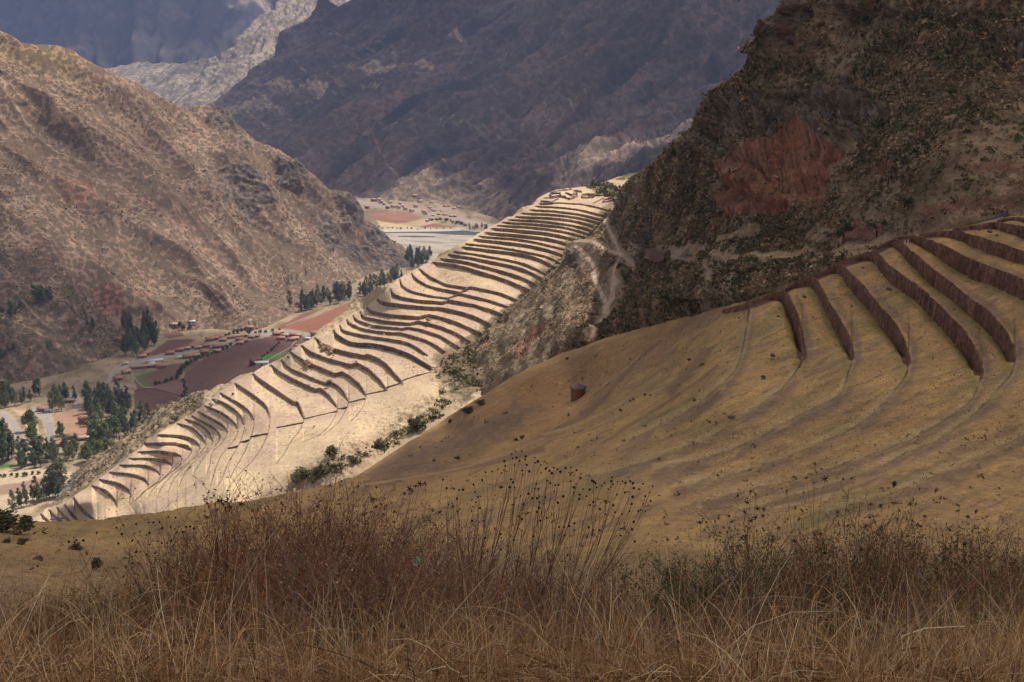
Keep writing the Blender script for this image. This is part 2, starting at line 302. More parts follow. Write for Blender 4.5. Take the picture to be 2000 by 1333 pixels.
def floorY(px, py):
    """distance at which the ray of a photo pixel meets the valley floor"""
    py = A(py, float); t = TAN(py); Y = 400 / t
    for _ in range(30): Y = 0.5 * Y + 0.5 * (-floor_z(Y) / t)
    return Y
def floor_pt(px, py): return P(px, py, floorY(px, py))

# ------------------------------------------------------------ terrain layers
def column_layer(name, top, bot, xs, ny, surf, walls=None, near_gap=2.0, vp=1.0, ridges=()):
    """rows of points down every photo column; walls make real vertical steps"""
    xs = A(xs, float); T = np.interp(xs, *A(top, float).T); B = np.interp(xs, *A(bot, float).T)
    v = np.linspace(0, 1, ny) ** vp; PX = np.repeat(xs[:, None], ny, 1); PY = T[:, None] + (B - T)[:, None] * v
    IY = surf.iY(PX, PY); WM = np.zeros(PX.shape)
    if walls:
        seg = []
        for w, (front, near) in enumerate(walls):
            for a, b in zip(front[:-1], front[1:]): seg.append((*a, *b, 1))
            for a, b in zip(near[:-1], near[1:]): seg.append((a[0], a[1], 0, b[0], b[1], 0, 0))
        for l in ridges:
            for a, b in zip(l[:-1], l[1:]): seg.append((a[0], a[1], 0, b[0], b[1], 0, 2))
        seg = A(seg)
        for i, x in enumerate(xs):
            x = x + 0.013
            s = seg[(np.minimum(seg[:, 0], seg[:, 3]) <= x) & (np.maximum(seg[:, 0], seg[:, 3]) > x)]
            if not len(s): continue
            t = (x - s[:, 0]) / (s[:, 3] - s[:, 0]); y = s[:, 1] + (s[:, 4] - s[:, 1]) * t; h = s[:, 2] + (s[:, 5] - s[:, 2]) * t; k = s[:, 6]
            o = np.argsort(y); y, h, k = y[o], h[o], k[o]; iy = surf.iY(np.full(len(y), x), y)
            ay, av, aw = [T[i] - 5], [0.0], []
            for j in range(len(y)):
                lim = y[j + 1] - 0.4 if j + 1 < len(y) else 1e9
                if k[j] > 1.5: ay.append(y[j]); av.append(0.0)
                elif k[j] > 0.5:
                    e = min(y[j] + h[j], lim)
                    if e <= y[j] + 0.2: continue
                    ay += [y[j], e]; av += [0.0, iy[j] - float(surf.iY(x, e))]
                else:
                    ay += [y[j] - 0.35, y[j]]; av += [1 / (1 / iy[j] + near_gap) - iy[j], 0.0]
            ay.append(max(ay[-1] + 12, min(B[i], ay[-1] + 90))); av.append(0.0)
            ay = np.maximum.accumulate(A(ay)); IY[i] += np.interp(PY[i], ay, av)
    return PX, PY, P(PX, PY, 1 / IY)
def back_skirt(V, n, step, drop):
    """carry the top edge on behind the crest, falling away"""
    e = V[:, 0]; d = e[:, :2] / np.linalg.norm(e[:, :2], axis=1, keepdims=True); rows = []
    for k in range(n, 0, -1):
        q = e.copy(); q[:, :2] += d * step * k; q[:, 2] -= drop * k; rows.append(q)
    return np.concatenate([np.stack(rows, 1), V], 1)
def put_layer(name, V, col, mat, label=None, sk=(6, 20, 10), smooth=True, kind='structure'):
    n = sk[0]; V2 = back_skirt(V, *sk) if n else V
    C2 = np.concatenate([np.repeat(col[:, :1], n, 1), col], 1) if n else col
    o = mk(name, V2, grid_faces(*V2.shape[:2]), mat, C2.reshape(-1, 3), smooth); tag(o, kind=kind)
    return o
def nz(V, s, o=4, seed=0, **k): return fbm(V.reshape(-1, 3) * s, o, seed, **k).reshape(V.shape[:-1])
def nz2(PX, PY, ax, ay, ang, o=4, seed=0, **k):
    """noise stretched along a direction of the slope"""
    c, s = math.cos(ang), math.sin(ang); u = PX * c + PY * s; w = -PX * s + PY * c
    return fbm(np.stack([u.ravel() / ax, w.ravel() / ay, np.zeros(u.size)], -1), o, seed, **k).reshape(PX.shape)
STRAW = A([.47, .345, .205]); OCHRE = A([.36, .235, .088]); TAN = TAN
def cl(*c): return A(c, float)
# ---- far blue range
xs = np.linspace(-420, 900, 260); PX, PY, V = column_layer("far", [(-420, -160), (900, -160)], [(-420, 330), (900, 330)], xs, 150, SIt)
r = nz2(PX, PY, 60, 200, 0.35, 5, 4, ridge=True, g=.55); r2 = nz(V, 1 / 1500, 5, 8)
V = V + gnormal(V) * (r * 260 + r2 * 420)[..., None] * A([.6, 1, .7])
C = lerp(cl(.055, .046, .042), [.13, .10, .075], sm(nz2(PX, PY, 90, 22, -0.25, 5, 31, g=.6), .0, .35))
C = lerp(C, [.42, .33, .22], pmask(PX, PY, [(510, -5), (440, 12), (470, 24), (560, 5)], 4, 10))  # sunlit upper edge of the range painted in as a bright patch
put_layer("far_mountains", V, C, M_far, sk=(4, 300, 120))
# ---- pale sunlit ridge
xs = np.linspace(120, 800, 300); PX, PY, V = column_layer("pale", [(120, 190), (190, 150), (230, 124), (300, 120), (350, 116), (400, 110), (430, 98), (450, 85), (470, 60), (500, 26), (530, 8), (570, -30), (800, -120)], [(120, 330), (800, 330)], xs, 150, SHt)
r = nz2(PX, PY, 16, 90, 0.9, 5, 14, ridge=True, g=.6); n = gnormal(V)
w = sm(PX, 330, 450)
V = V + n * ((r - .25) * 60 * (.35 + w))[..., None] + n * (nz(V, 1 / 500, 5, 18) * 60)[..., None]
C = lerp(cl(.34, .27, .20), [.25, .20, .155], sm(nz2(PX, PY, 22, 60, .9, 5, 33), -.05, .3))
C = lerp(C, [.42, .34, .24], sm(nz2(PX, PY, 70, 12, -0.25, 4, 37), .0, .3) * .8)
C = lerp(C, [.14, .12, .085], pmask(PX, PY, [(290, 150), (360, 128), (405, 112), (385, 132), (300, 165)], 3, 8) * .8)
C = lerp(C, [.13, .11, .08], sm(nz2(PX, PY, 26, 8, -0.3, 4, 39, g=.7), .16, .26) * (1 - sm(PX, 380, 470)) * .8)
put_layer("pale_ridge", V, C, M_far, sk=(4, 200, 110))
# ---- the great dark mountainside
top = [(330, 262), (380, 228), (410, 208), (440, 190), (480, 160), (515, 124), (545, 92), (575, 66), (604, 40), (640, 4), (652, 8), (672, 4), (700, -20), (800, -120), (1700, -200)]
xs = np.linspace(330, 1700, 620); PX, PY, V = column_layer("mid", top, [(330, 330), (560, 400), (690, 402), (740, 402), (860, 424), (960, 450), (1100, 520), (1700, 560)], xs, 330, SGt, vp=1.0)
n = gnormal(V); foot = 1 - sm(PY, 330, 400)
g1 = nz2(PX, PY, 40, 420, 0.96, 5, 51, ridge=True, g=.55); g2 = nz2(PX, PY, 150, 520, 0.93, 4, 55); g3 = nz(V, 1 / 120, 5, 57, g=.6)
V = V + n * ((g1 - .2) * 125 + g2 * 90 + g3 * 8)[..., None] * (.15 + .85 * foot)[..., None]
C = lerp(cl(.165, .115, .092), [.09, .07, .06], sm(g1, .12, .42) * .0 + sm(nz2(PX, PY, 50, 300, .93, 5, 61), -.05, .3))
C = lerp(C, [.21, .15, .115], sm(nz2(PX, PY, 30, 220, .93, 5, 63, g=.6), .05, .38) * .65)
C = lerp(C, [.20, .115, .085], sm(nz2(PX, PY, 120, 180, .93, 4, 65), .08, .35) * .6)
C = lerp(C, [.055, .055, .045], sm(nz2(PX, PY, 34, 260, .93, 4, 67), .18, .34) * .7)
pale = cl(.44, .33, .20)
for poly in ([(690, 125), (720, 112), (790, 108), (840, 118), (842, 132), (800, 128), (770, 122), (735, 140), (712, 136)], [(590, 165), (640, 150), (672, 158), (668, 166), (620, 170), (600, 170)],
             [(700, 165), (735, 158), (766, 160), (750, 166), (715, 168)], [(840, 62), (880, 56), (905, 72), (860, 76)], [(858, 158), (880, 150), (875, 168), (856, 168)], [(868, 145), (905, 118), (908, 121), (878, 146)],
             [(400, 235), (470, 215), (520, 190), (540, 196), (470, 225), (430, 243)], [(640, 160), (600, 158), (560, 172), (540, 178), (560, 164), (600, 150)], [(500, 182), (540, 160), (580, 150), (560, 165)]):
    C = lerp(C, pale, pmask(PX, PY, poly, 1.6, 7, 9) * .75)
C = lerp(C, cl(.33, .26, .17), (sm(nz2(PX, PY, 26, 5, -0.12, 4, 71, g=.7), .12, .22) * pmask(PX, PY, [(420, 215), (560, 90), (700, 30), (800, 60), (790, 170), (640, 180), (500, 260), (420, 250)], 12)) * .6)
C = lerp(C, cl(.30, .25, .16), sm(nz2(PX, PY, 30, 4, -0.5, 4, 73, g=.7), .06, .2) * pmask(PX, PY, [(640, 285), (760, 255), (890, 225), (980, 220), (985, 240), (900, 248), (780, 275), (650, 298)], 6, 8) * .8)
C = lerp(C, cl(.38, .27, .17), pmask(PX, PY, [(730, 400), (790, 345), (850, 322), (950, 330), (1000, 380), (1000, 450), (860, 420)], 14, 14) * .7)  # sunlit foot of the slope, its light painted in as paler colour
C = lerp(C, cl(.40, .30, .19), pmask(PX, PY, [(960, 440), (1100, 352), (1200, 292), (1320, 238), (1340, 246), (1240, 300), (1150, 350), (1080, 400)], 10, 12) * .55)  # streak of sun running up the slope, painted into the colour
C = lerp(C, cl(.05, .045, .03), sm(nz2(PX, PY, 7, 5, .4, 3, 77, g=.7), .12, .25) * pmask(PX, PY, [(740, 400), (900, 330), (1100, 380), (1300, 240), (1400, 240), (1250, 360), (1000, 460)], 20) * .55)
for ln, w in (([(735, 280), (745, 310), (768, 340), (800, 345), (825, 365)], 1.0), ([(845, 352), (850, 335), (830, 332)], .8), ([(1235, 290), (1310, 287)], .8)):
    C = lerp(C, cl(.38, .25, .18), lmask(PX, PY, ln, w) * .7)
GV_, GPX, GPY = V, PX, PY
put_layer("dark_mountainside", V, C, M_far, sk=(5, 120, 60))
# ---- valley floor with its fields, road and river bed
xs = np.linspace(-260, 1060, 760); PX, PY, V = column_layer("floor", [(-260, 560), (200, 560), (560, 500), (690, 368), (760, 366), (1060, 400)], [(-260, 1060), (60, 1060), (400, 900), (1060, 560)], xs, 420, type("S", (), {"iY": staticmethod(lambda x, y: 1 / floorY(x, y)), "Y": staticmethod(floorY)})())
q = lambda ax, ay, an, s, o=4: nz2(PX, PY, ax, ay, an, o, s)
C = lerp(cl(.33, .25, .155), [.20, .15, .09], sm(q(60, 25, -.2, 81), -.1, .3))
C = lerp(C, cl(.10, .10, .045), sm(q(14, 7, -.4, 83), .08, .3) * .5)
brown = cl(.135, .075, .058); redf = cl(.26, .115, .072)
FIELDS = [
 ([(345, 782), (560, 712), (640, 640), (560, 652), (470, 668), (400, 700), (362, 728), (352, 760)], brown),
 ([(430, 690), (500, 662), (620, 668), (560, 720), (500, 745), (380, 780), (362, 728), (400, 712)], brown),
 ([(262, 742), (330, 712), (395, 705), (350, 735), (362, 770), (320, 782), (268, 762)], cl(.15, .085, .062)),
 ([(262, 764), (300, 758), (350, 772), (400, 790), (330, 800), (262, 800)], brown), ([(300, 756), (355, 740), (362, 760), (345, 776)], cl(.18, .11, .08)),
 ([(292, 690), (330, 664), (385, 663), (345, 682), (300, 694)], cl(.16, .08, .06)), ([(310, 652), (335, 640), (362, 656), (330, 662)], cl(.18, .09, .066)),
 ([(600, 668), (700, 640), (700, 668), (560, 720), (540, 712)], brown), ([(545, 645), (600, 625), (690, 588), (720, 575), (690, 605), (640, 650), (560, 655)], redf), ([(540, 640), (600, 610), (640, 600), (600, 622), (550, 645)], cl(.22, .10, .07)),
 ([(262, 736), (300, 742), (296, 758), (266, 756)], cl(.13, .12, .06)),
 ([(718, 418), (745, 415), (800, 430), (790, 436), (745, 433), (722, 424)], cl(.26, .12, .085)), ([(722, 421), (760, 412), (820, 420), (812, 430), (780, 432), (750, 424)], cl(.30, .15, .10)),
 ([(820, 440), (850, 437), (890, 444), (870, 447), (825, 446)], cl(.27, .13, .09)), ([(770, 440), (830, 429), (860, 434), (820, 442)], cl(.42, .30, .18)), ([(735, 432), (780, 438), (830, 446), (745, 445)], cl(.50, .38, .20)),
 ([(895, 426), (915, 422), (940, 432), (905, 432)], cl(.15, .09, .07))]
for poly, c in FIELDS: C = lerp(C, c, pmask(PX, PY, poly, 1.1, 1.0, 12))
C = C * (1 + .10 * (q(90, 3, -.28, 85)))[..., None]
grn = cl(.075, .17, .035)
for poly in ([(265, 737), (290, 726), (298, 724), (292, 732), (270, 738)], [(505, 700), (520, 692), (560, 688), (545, 700), (515, 706)], [(600, 652), (625, 645), (620, 651), (604, 656)], [(160, 856), (185, 855), (182, 864), (160, 862)], [(0, 908), (26, 906), (20, 913), (0, 915)], [(860, 434), (872, 432), (873, 436), (862, 437)]):
    C = lerp(C, grn, pmask(PX, PY, poly, 1.0, .6, 8))
C = lerp(C, cl(.47, .37, .24), pmask(PX, PY, [(-260, 925), (0, 920), (60, 915), (110, 905), (140, 930), (100, 980), (60, 1000), (-260, 1040)], 4, 8))
C = lerp(C, cl(.30, .20, .145), pmask(PX, PY, [(-260, 950), (0, 948), (60, 938), (95, 930), (80, 955), (20, 968), (-260, 975)], 2, 3))
C = lerp(C, cl(.36, .22, .14), pmask(PX, PY, [(105, 810), (150, 803), (190, 820), (175, 850), (130, 852), (108, 830)], 4, 6)); C = lerp(C, cl(.46, .33, .19), pmask(PX, PY, [(25, 800), (42, 815), (60, 850), (50, 880), (72, 900), (84, 880), (75, 840), (60, 800)], 3, 5))
bed = pmask(PX, PY, [(740, 447), (900, 444), (960, 455), (980, 500), (850, 520), (800, 520), (760, 470)], 2, 2)
C = lerp(C, lerp(cl(.42, .36, .28), [.27, .245, .20], sm(q(70, 5, .03, 87), -.05, .25)), bed)
C = lerp(C, cl(.52, .44, .35), pmask(PX, PY, [(745, 446), (900, 448), (900, 452), (750, 454)], 1.5, 1.5) * .8)
C = lerp(C, cl(.33, .24, .16), pmask(PX, PY, [(740, 400), (800, 392), (900, 415), (960, 440), (940, 445), (900, 430), (780, 415), (720, 405)], 4, 8) * (1 - bed))
for poly in ([(262, 762), (298, 757), (362, 775), (368, 779), (296, 760), (262, 766)],): C = lerp(C, cl(.08, .05, .04), pmask(PX, PY, poly, .8))
for ln in ([(256, 727), (268, 745), (282, 757), (300, 757)], [(500, 716), (540, 694), (565, 680), (580, 664)], [(560, 636), (600, 620), (640, 600), (690, 580)], [(330, 640), (350, 645), (385, 666)]): C = lerp(C, cl(.36, .28, .19), lmask(PX, PY, ln, .9, smooth=False) * .8)
road = cl(.30, .275, .25)
for ln, w in (([(-60, 800), (2, 812), (24, 828), (36, 850), (42, 872), (40, 900)], 6.5), ([(72, 800), (88, 812), (96, 835), (98, 858), (94, 880)], 7.5), ([(140, 770), (152, 786), (152, 800)], 5), ([(150, 772), (135, 775)], 4),
              ([(214, 742), (222, 728), (240, 715), (275, 707), (330, 694), (385, 682), (440, 665), (500, 652), (560, 648), (610, 656), (650, 656)], 3.4), ([(690, 372), (704, 392), (712, 398), (760, 402), (830, 415), (880, 424), (930, 437), (1000, 446)], 1.8)):
    C = lerp(C, cl(.48, .38, .26), lmask(PX, PY, ln, w * 1.5) * .5); C = lerp(C, road, lmask(PX, PY, ln, w, .18))
put_layer("valley_floor", V, C, M_floor, sk=(0, 0, 0))
def floor_strip(name, a, b, mat, dz=.35):
    a, b = smooth_line(a, 6), smooth_line(b, 6); p, q_ = floor_pt(*a.T), floor_pt(*b.T); G = np.stack([p, (p + q_) / 2, q_], 1); G[..., 2] += dz
    return tag(mk(name, G, grid_faces(*G.shape[:2]), mat, smooth=True), kind='structure')
M_water = flat_mat("river_water", (.085, .10, .095), .25, .02, .3, 0, .5)
floor_strip("river", [(735, 455), (780, 453.5), (840, 453), (880, 452), (905, 451), (930, 453.5), (1000, 456)], [(735, 456.5), (780, 455.5), (840, 456), (880, 458.5), (905, 459.5), (930, 460), (1000, 462)], M_water)
floor_strip("river_channel", [(778, 461.5), (810, 461), (850, 462)], [(778, 463), (810, 463.5), (850, 463)], M_water)
# ---- left hill
top = [(-260, 40), (0, 55), (24, 66), (42, 80), (75, 86), (110, 87), (140, 97), (160, 112), (190, 130), (230, 145), (300, 180), (345, 205), (375, 205), (405, 207), (425, 216), (448, 222), (455, 237), (500, 274), (545, 290), (585, 318), (620, 345), (645, 370), (670, 374), (688, 384), (703, 402), (712, 430), (740, 452), (765, 470), (790, 484), (815, 512), (840, 530)]
bot = [(-260, 800), (0, 782), (120, 772), (230, 722), (300, 664), (400, 652), (500, 652), (560, 628), (620, 606), (700, 585), (760, 562), (840, 540)]
xs = np.linspace(-260, 838, 680); PX, PY, V = column_layer("left", top, bot, xs, 440, SFt)
n = gnormal(V); edge = sm(PY - np.interp(PX, *A(top, float).T), 0, 40); ft = 1 - sm(PY - (np.interp(PX, *A(bot, float).T) - 90), 0, 90)
rg = nz2(PX, PY, 120, 520, -0.80, 3, 101, ridge=True, g=.5); md = nz2(PX, PY, 34, 90, -.8, 5, 103, ridge=True, g=.6); sml = nz(V, 1 / 55, 5, 105, g=.6)
rock = sm(nz(V, 1 / 150, 4, 107), .12, .3) * sm(PX, 350, 480)
for c in ([(425, 205), (455, 215), (462, 262), (430, 262), (405, 232)], [(545, 300), (590, 320), (600, 360), (560, 350)], [(655, 370), (705, 395), (712, 440), (680, 430)], [(632, 450), (670, 440), (680, 470), (650, 486)], [(700, 480), (735, 470), (720, 500)]): rock = np.maximum(rock, pmask(PX, PY, c, 6, 12))
V = V + n * (((rg - .25) * 44 + (md - .2) * 2.5) * (.2 + .8 * edge) * ft + sml * 2.2 + rock * (3 + 9 * nz(V, 1 / 22, 4, 109, ridge=True)))[..., None]
C = lerp(cl(.30, .20, .142), [.375, .265, .185], sm(nz2(PX, PY, 70, 90, -.8, 5, 111), -.05, .3))
C = lerp(C, [.20, .132, .096], sm(nz2(PX, PY, 60, 90, -.8, 5, 113, g=.6), .05, .35) * .7)
C = lerp(C, [.20, .14, .10], sm(-rg, -.16, .1) * .35)
C = lerp(C, [.45, .33, .22], sm(nz2(PX, PY, 200, 4, .05, 4, 127, g=.6), .08, .25) * .3)
C = lerp(C, [.30, .16, .115], sm(nz2(PX, PY, 22, 60, -.8, 4, 115), .2, .36) * .7)
C = lerp(C, lerp(cl(.19, .155, .13), [.09, .075, .065], sm(nz(V, 1 / 8, 3, 117), -.05, .3)), rock * .85)
strata = sm(nz2(PX, PY, 150, 5.5, .06, 4, 119, g=.6), -.02, .25) * pmask(PX, PY, [(-260, 0), (60, 60), (200, 120), (240, 200), (200, 300), (100, 330), (-260, 360)], 30)
C = lerp(C, [.44, .29, .15], strata * .6); C = lerp(C, [.45, .31, .155], pmask(PX, PY, [(-260, 30), (0, 50), (40, 82), (160, 108), (190, 130), (100, 120), (0, 108), (-260, 90)], 8, 10) * .75)
pink = cl(.36, .17, .125)
for poly in ([(68, 480), (90, 500), (110, 520), (135, 548), (150, 560), (120, 535), (95, 510)], [(178, 492), (186, 500), (200, 522), (192, 520)], [(190, 555), (240, 560), (255, 600), (215, 600)], [(205, 550), (235, 565), (225, 575)], [(258, 570), (280, 560), (305, 572), (300, 582), (270, 580)], [(293, 495), (300, 500), (300, 525), (294, 520)],
             [(90, 130), (105, 135), (110, 150), (100, 150)], [(250, 395), (258, 400), (256, 425), (249, 415)], [(262, 290), (270, 292), (268, 300)], [(115, 350), (180, 340), (200, 390), (130, 395)]):
    C = lerp(C, pink, pmask(PX, PY, poly, 2, 5, 12) * .75)
for poly in ([(28, 198), (65, 196), (62, 202), (30, 203)], [(262, 532), (290, 528), (298, 540), (280, 547)], [(105, 570), (150, 565), (170, 580), (120, 585)], [(-60, 622), (40, 610), (90, 640), (80, 660), (0, 640)]):
    C = lerp(C, [.40, .29, .15], pmask(PX, PY, poly, 2, 4, 12) * .8)
for poly in ([(30, 190), (55, 190), (58, 195), (32, 196)],): C = lerp(C, [.08, .06, .05], pmask(PX, PY, poly, 2, 3))
C = lerp(C, cl(.09, .085, .045), pmask(PX, PY, [(-260, 560), (60, 560), (200, 600), (330, 650), (250, 740), (100, 790), (-260, 800)], 20, 30) * sm(nz2(PX, PY, 24, 10, .1, 5, 123, g=.6), -.12, .2) * .75)
C = lerp(C, cl(.15, .16, .06), pmask(PX, PY, [(108, 572), (140, 563), (165, 575), (140, 590), (115, 588)], 4, 4) * .8)
for k in range(4): C = lerp(C, cl(.12, .06, .045), lmask(PX, PY, [(190, 568 + 9 * k), (236 + 4 * k, 562 + 10 * k)], .9) * .8)
C = lerp(C, cl(.10, .075, .05), sm(nz2(PX, PY, 5, 4, .5, 3, 125, g=.7), .1, .24) * .35)
FV_, FPX, FPY = V, PX, PY
put_layer("left_hill", V, C, M_hill, sk=(6, 60, 40))
# ---- the terraced spur in the sun
CTOP = [(58, 1014), (80, 1004), (100, 985), (115, 974), (124, 957), (148, 922), (174, 898), (210, 880), (250, 852), (280, 832), (302, 802), (310, 793), (334, 790.5), (388, 765), (412, 760), (458, 741), (494, 725), (529, 710), (547, 701), (566, 686), (588, 671), (616, 656), (639, 634), (656, 618), (704, 584), (730, 566), (744, 560), (780, 543), (804, 531), (840, 509), (877, 489), (928, 461), (974, 434), (1024, 406), (1058, 383), (1084, 371), (1132, 366), (1156, 364), (1174, 358), (1204, 347), (1228, 340), (1260, 336)]
CBOT = [(58, 1040), (200, 1035), (420, 1010), (700, 965), (900, 850), (1040, 720), (1200, 560), (1260, 480)]
xs = np.arange(58, 1258, 1.35); walls = [([(x, y, h) for (x, y) in f], n_) for f, h, n_ in TW]
def taper(f, near):
    """a wall stands lower at its ends"""
    k = len(f); g = [0.8] + [1.0] * (k - 2) + [0.4 if near else 0.85]
    return [(x, y, h * a) for (x, y, h), a in zip(f, g)]
def sink(f):
    (x, y, h), (x2, y2, h2) = f[0], f[1]; t = min(.8, 7 / max(7, abs(x2 - x))); return [(x, y, h * .1), (x + (x2 - x) * t, y + (y2 - y) * t, h + (h2 - h) * t)] + f[1:]
walls = [(taper(f, n_), n_) for f, n_ in walls]
walls_s = []
for f, n_ in walls:
    a = A(f); s = smooth_line(a, 3) if len(a) > 2 and np.abs(np.diff(a[:, 0])).min() > 0 and not any(f[i][1] > f[i + 1][1] + 1 for i in range(len(f) - 1)) else a
    b = [tuple(s[-1][:2])] + list(n_) if n_ else []
    walls_s.append(([tuple(q) for q in s], [tuple(q) for q in (smooth_line(b, 3) if len(b) > 2 else b)]))
bends = [max(f + [(x, y, 0) for x, y in n_[:6]], key=lambda q: q[0]) for f, n_ in walls_s]
B_ = [b[:2] for b in bends]
ridges = [[B_[28], (846, 727), (785, 746.5)]] + [[B_[k], B_[k + 1]] for k in range(29, 50)] + [[B_[50], (228.5, 992), (188, 1017)]]
ridges[-1] = [(228.5, 992), (205, 1020)]
PX, PY, V = column_layer("spur", CTOP, CBOT, xs, 460, SCt, [(sink(f), n_) for f, n_ in walls_s], near_gap=1.3, ridges=ridges)
ctop = np.interp(PX, *A(CTOP, float).T)
RIM = [(40, 1030), (79, 1003), (96, 995), (127, 984), (144, 971), (180, 948), (214, 921), (252, 895), (270, 882), (290, 862), (308, 849), (346, 827), (375, 811), (400, 792), (430, 767), (459, 748), (494, 729), (529, 712), (550, 702), (568, 687), (589, 674), (616, 660), (652, 643), (677, 622), (704, 607), (717, 599), (738, 583), (763, 560), (781, 544), (818, 523), (845, 510), (876, 494), (909, 474), (936, 459), (960, 444), (981, 433), (1007, 421), (1035, 408), (1052, 396), (1100, 392), (1280, 400)]
rim = np.interp(PX, *A(RIM, float).T); flank = sm(rim - PY, 0.5, 5) * (PX < 1050)
rough = flank + pmask(PX, PY, [(830, 700), (880, 690), (1000, 600), (1260, 380), (1260, 560), (1000, 760), (860, 800), (640, 960), (560, 960), (620, 900), (760, 820), (850, 760)], 6, 8)
n = gnormal(V); V = V + A([0, 0, 1.0]) * (nz(V, 1 / 9, 4, 131) * (.5 + 3.0 * rough) + nz(V, 1 / 2.2, 3, 133) * (.10 + .9 * rough))[..., None]
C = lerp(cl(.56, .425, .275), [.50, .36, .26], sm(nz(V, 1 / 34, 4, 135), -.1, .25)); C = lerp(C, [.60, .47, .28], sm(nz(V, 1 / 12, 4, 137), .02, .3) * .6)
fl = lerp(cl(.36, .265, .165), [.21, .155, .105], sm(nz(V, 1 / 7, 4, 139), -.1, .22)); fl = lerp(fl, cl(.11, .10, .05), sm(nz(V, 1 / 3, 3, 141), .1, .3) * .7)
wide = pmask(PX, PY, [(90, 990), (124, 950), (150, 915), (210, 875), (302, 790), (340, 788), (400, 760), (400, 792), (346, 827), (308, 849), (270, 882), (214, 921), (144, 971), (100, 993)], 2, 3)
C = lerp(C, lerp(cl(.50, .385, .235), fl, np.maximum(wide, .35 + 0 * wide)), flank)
C = lerp(C, lerp(cl(.27, .25, .21), [.14, .12, .10], sm(nz(V, 1 / 4, 3, 143), -.1, .2)), pmask(PX, PY, [(118, 965), (148, 922), (165, 915), (150, 950), (128, 965)], 3, 5) + pmask(PX, PY, [(282, 830), (302, 800), (318, 800), (296, 822)], 3, 5))
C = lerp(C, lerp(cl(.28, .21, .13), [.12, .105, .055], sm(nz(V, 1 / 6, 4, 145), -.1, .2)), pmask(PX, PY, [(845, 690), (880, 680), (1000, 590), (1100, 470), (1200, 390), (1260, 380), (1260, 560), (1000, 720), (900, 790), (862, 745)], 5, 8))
C = lerp(C, cl(.36, .27, .17), pmask(PX, PY, [(520, 960), (600, 900), (640, 880), (700, 870), (760, 830), (800, 800), (850, 780), (900, 770), (900, 860), (700, 970), (500, 1000)], 5, 10) * .7)
for ln, w, c in (([(860, 780), (830, 800), (780, 830), (730, 848), (660, 870), (600, 905)], 3.2, (.53, .41, .26)), ([(858, 764), (872, 752), (885, 742)], 2.5, (.50, .38, .25)), ([(840, 752), (800, 778), (770, 800), (730, 822)], 1.2, (.56, .44, .27)),
                 ([(560, 870), (600, 850), (625, 850)], 1.0, (.40, .26, .15)), ([(1190, 352), (1226, 356), (1236, 350)], 6, (.52, .39, .24)), ([(1020, 412), (1050, 392), (1062, 384)], 1.5, (.5, .4, .26))):
    C = lerp(C, A(c), lmask(PX, PY, ln, w) * .85)
for f, n_ in walls_s:      # dry grass, fallen stones and slight shade painted along every step
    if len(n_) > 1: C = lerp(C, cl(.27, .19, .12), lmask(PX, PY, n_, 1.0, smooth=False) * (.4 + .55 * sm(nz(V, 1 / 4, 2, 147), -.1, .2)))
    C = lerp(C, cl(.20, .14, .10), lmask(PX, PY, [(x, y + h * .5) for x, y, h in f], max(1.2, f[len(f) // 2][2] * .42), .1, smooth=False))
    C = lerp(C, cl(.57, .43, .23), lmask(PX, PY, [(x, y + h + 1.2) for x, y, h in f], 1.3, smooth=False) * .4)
brushy = pmask(PX, PY, [(1146, 366), (1175, 357), (1196, 362), (1216, 374), (1204, 388), (1168, 380)], 2, 4) + pmask(PX, PY, [(1198, 350), (1228, 338), (1262, 334), (1262, 346), (1215, 352)], 2, 3)
C = lerp(C, lerp(cl(.24, .20, .11), [.12, .11, .05], sm(nz(V, 1 / 5, 3, 153), -.1, .2)), np.clip(brushy, 0, 1))
STEPS = [([(540, 836), (593, 826)], 1.2), ([(594, 819), (658, 804)], 1.0), ([(658, 800), (678, 796)], .6), ([(680, 787), (713, 779)], 1.1), ([(715, 771), (754, 763)], 1.0), ([(755, 757), (783, 749)], .7), ([(786, 744), (815, 734), (846, 727)], .8), ([(490, 853), (523, 847)], 1.3), ([(470, 864), (486, 860)], 1.1), ([(446, 876), (464, 872)], 1.6), ([(876, 583), (898, 573), (914, 563)], .8)]
C = lerp(C, cl(.09, .07, .045), sm(nz(V, 1 / 1.6, 2, 149), .24, .3) * sm(nz(V, 1 / 25, 2, 151), -.05, .2) * .45)
put_layer("terraced_spur", V, C, M_cgrass, sk=(8, 14, 12))

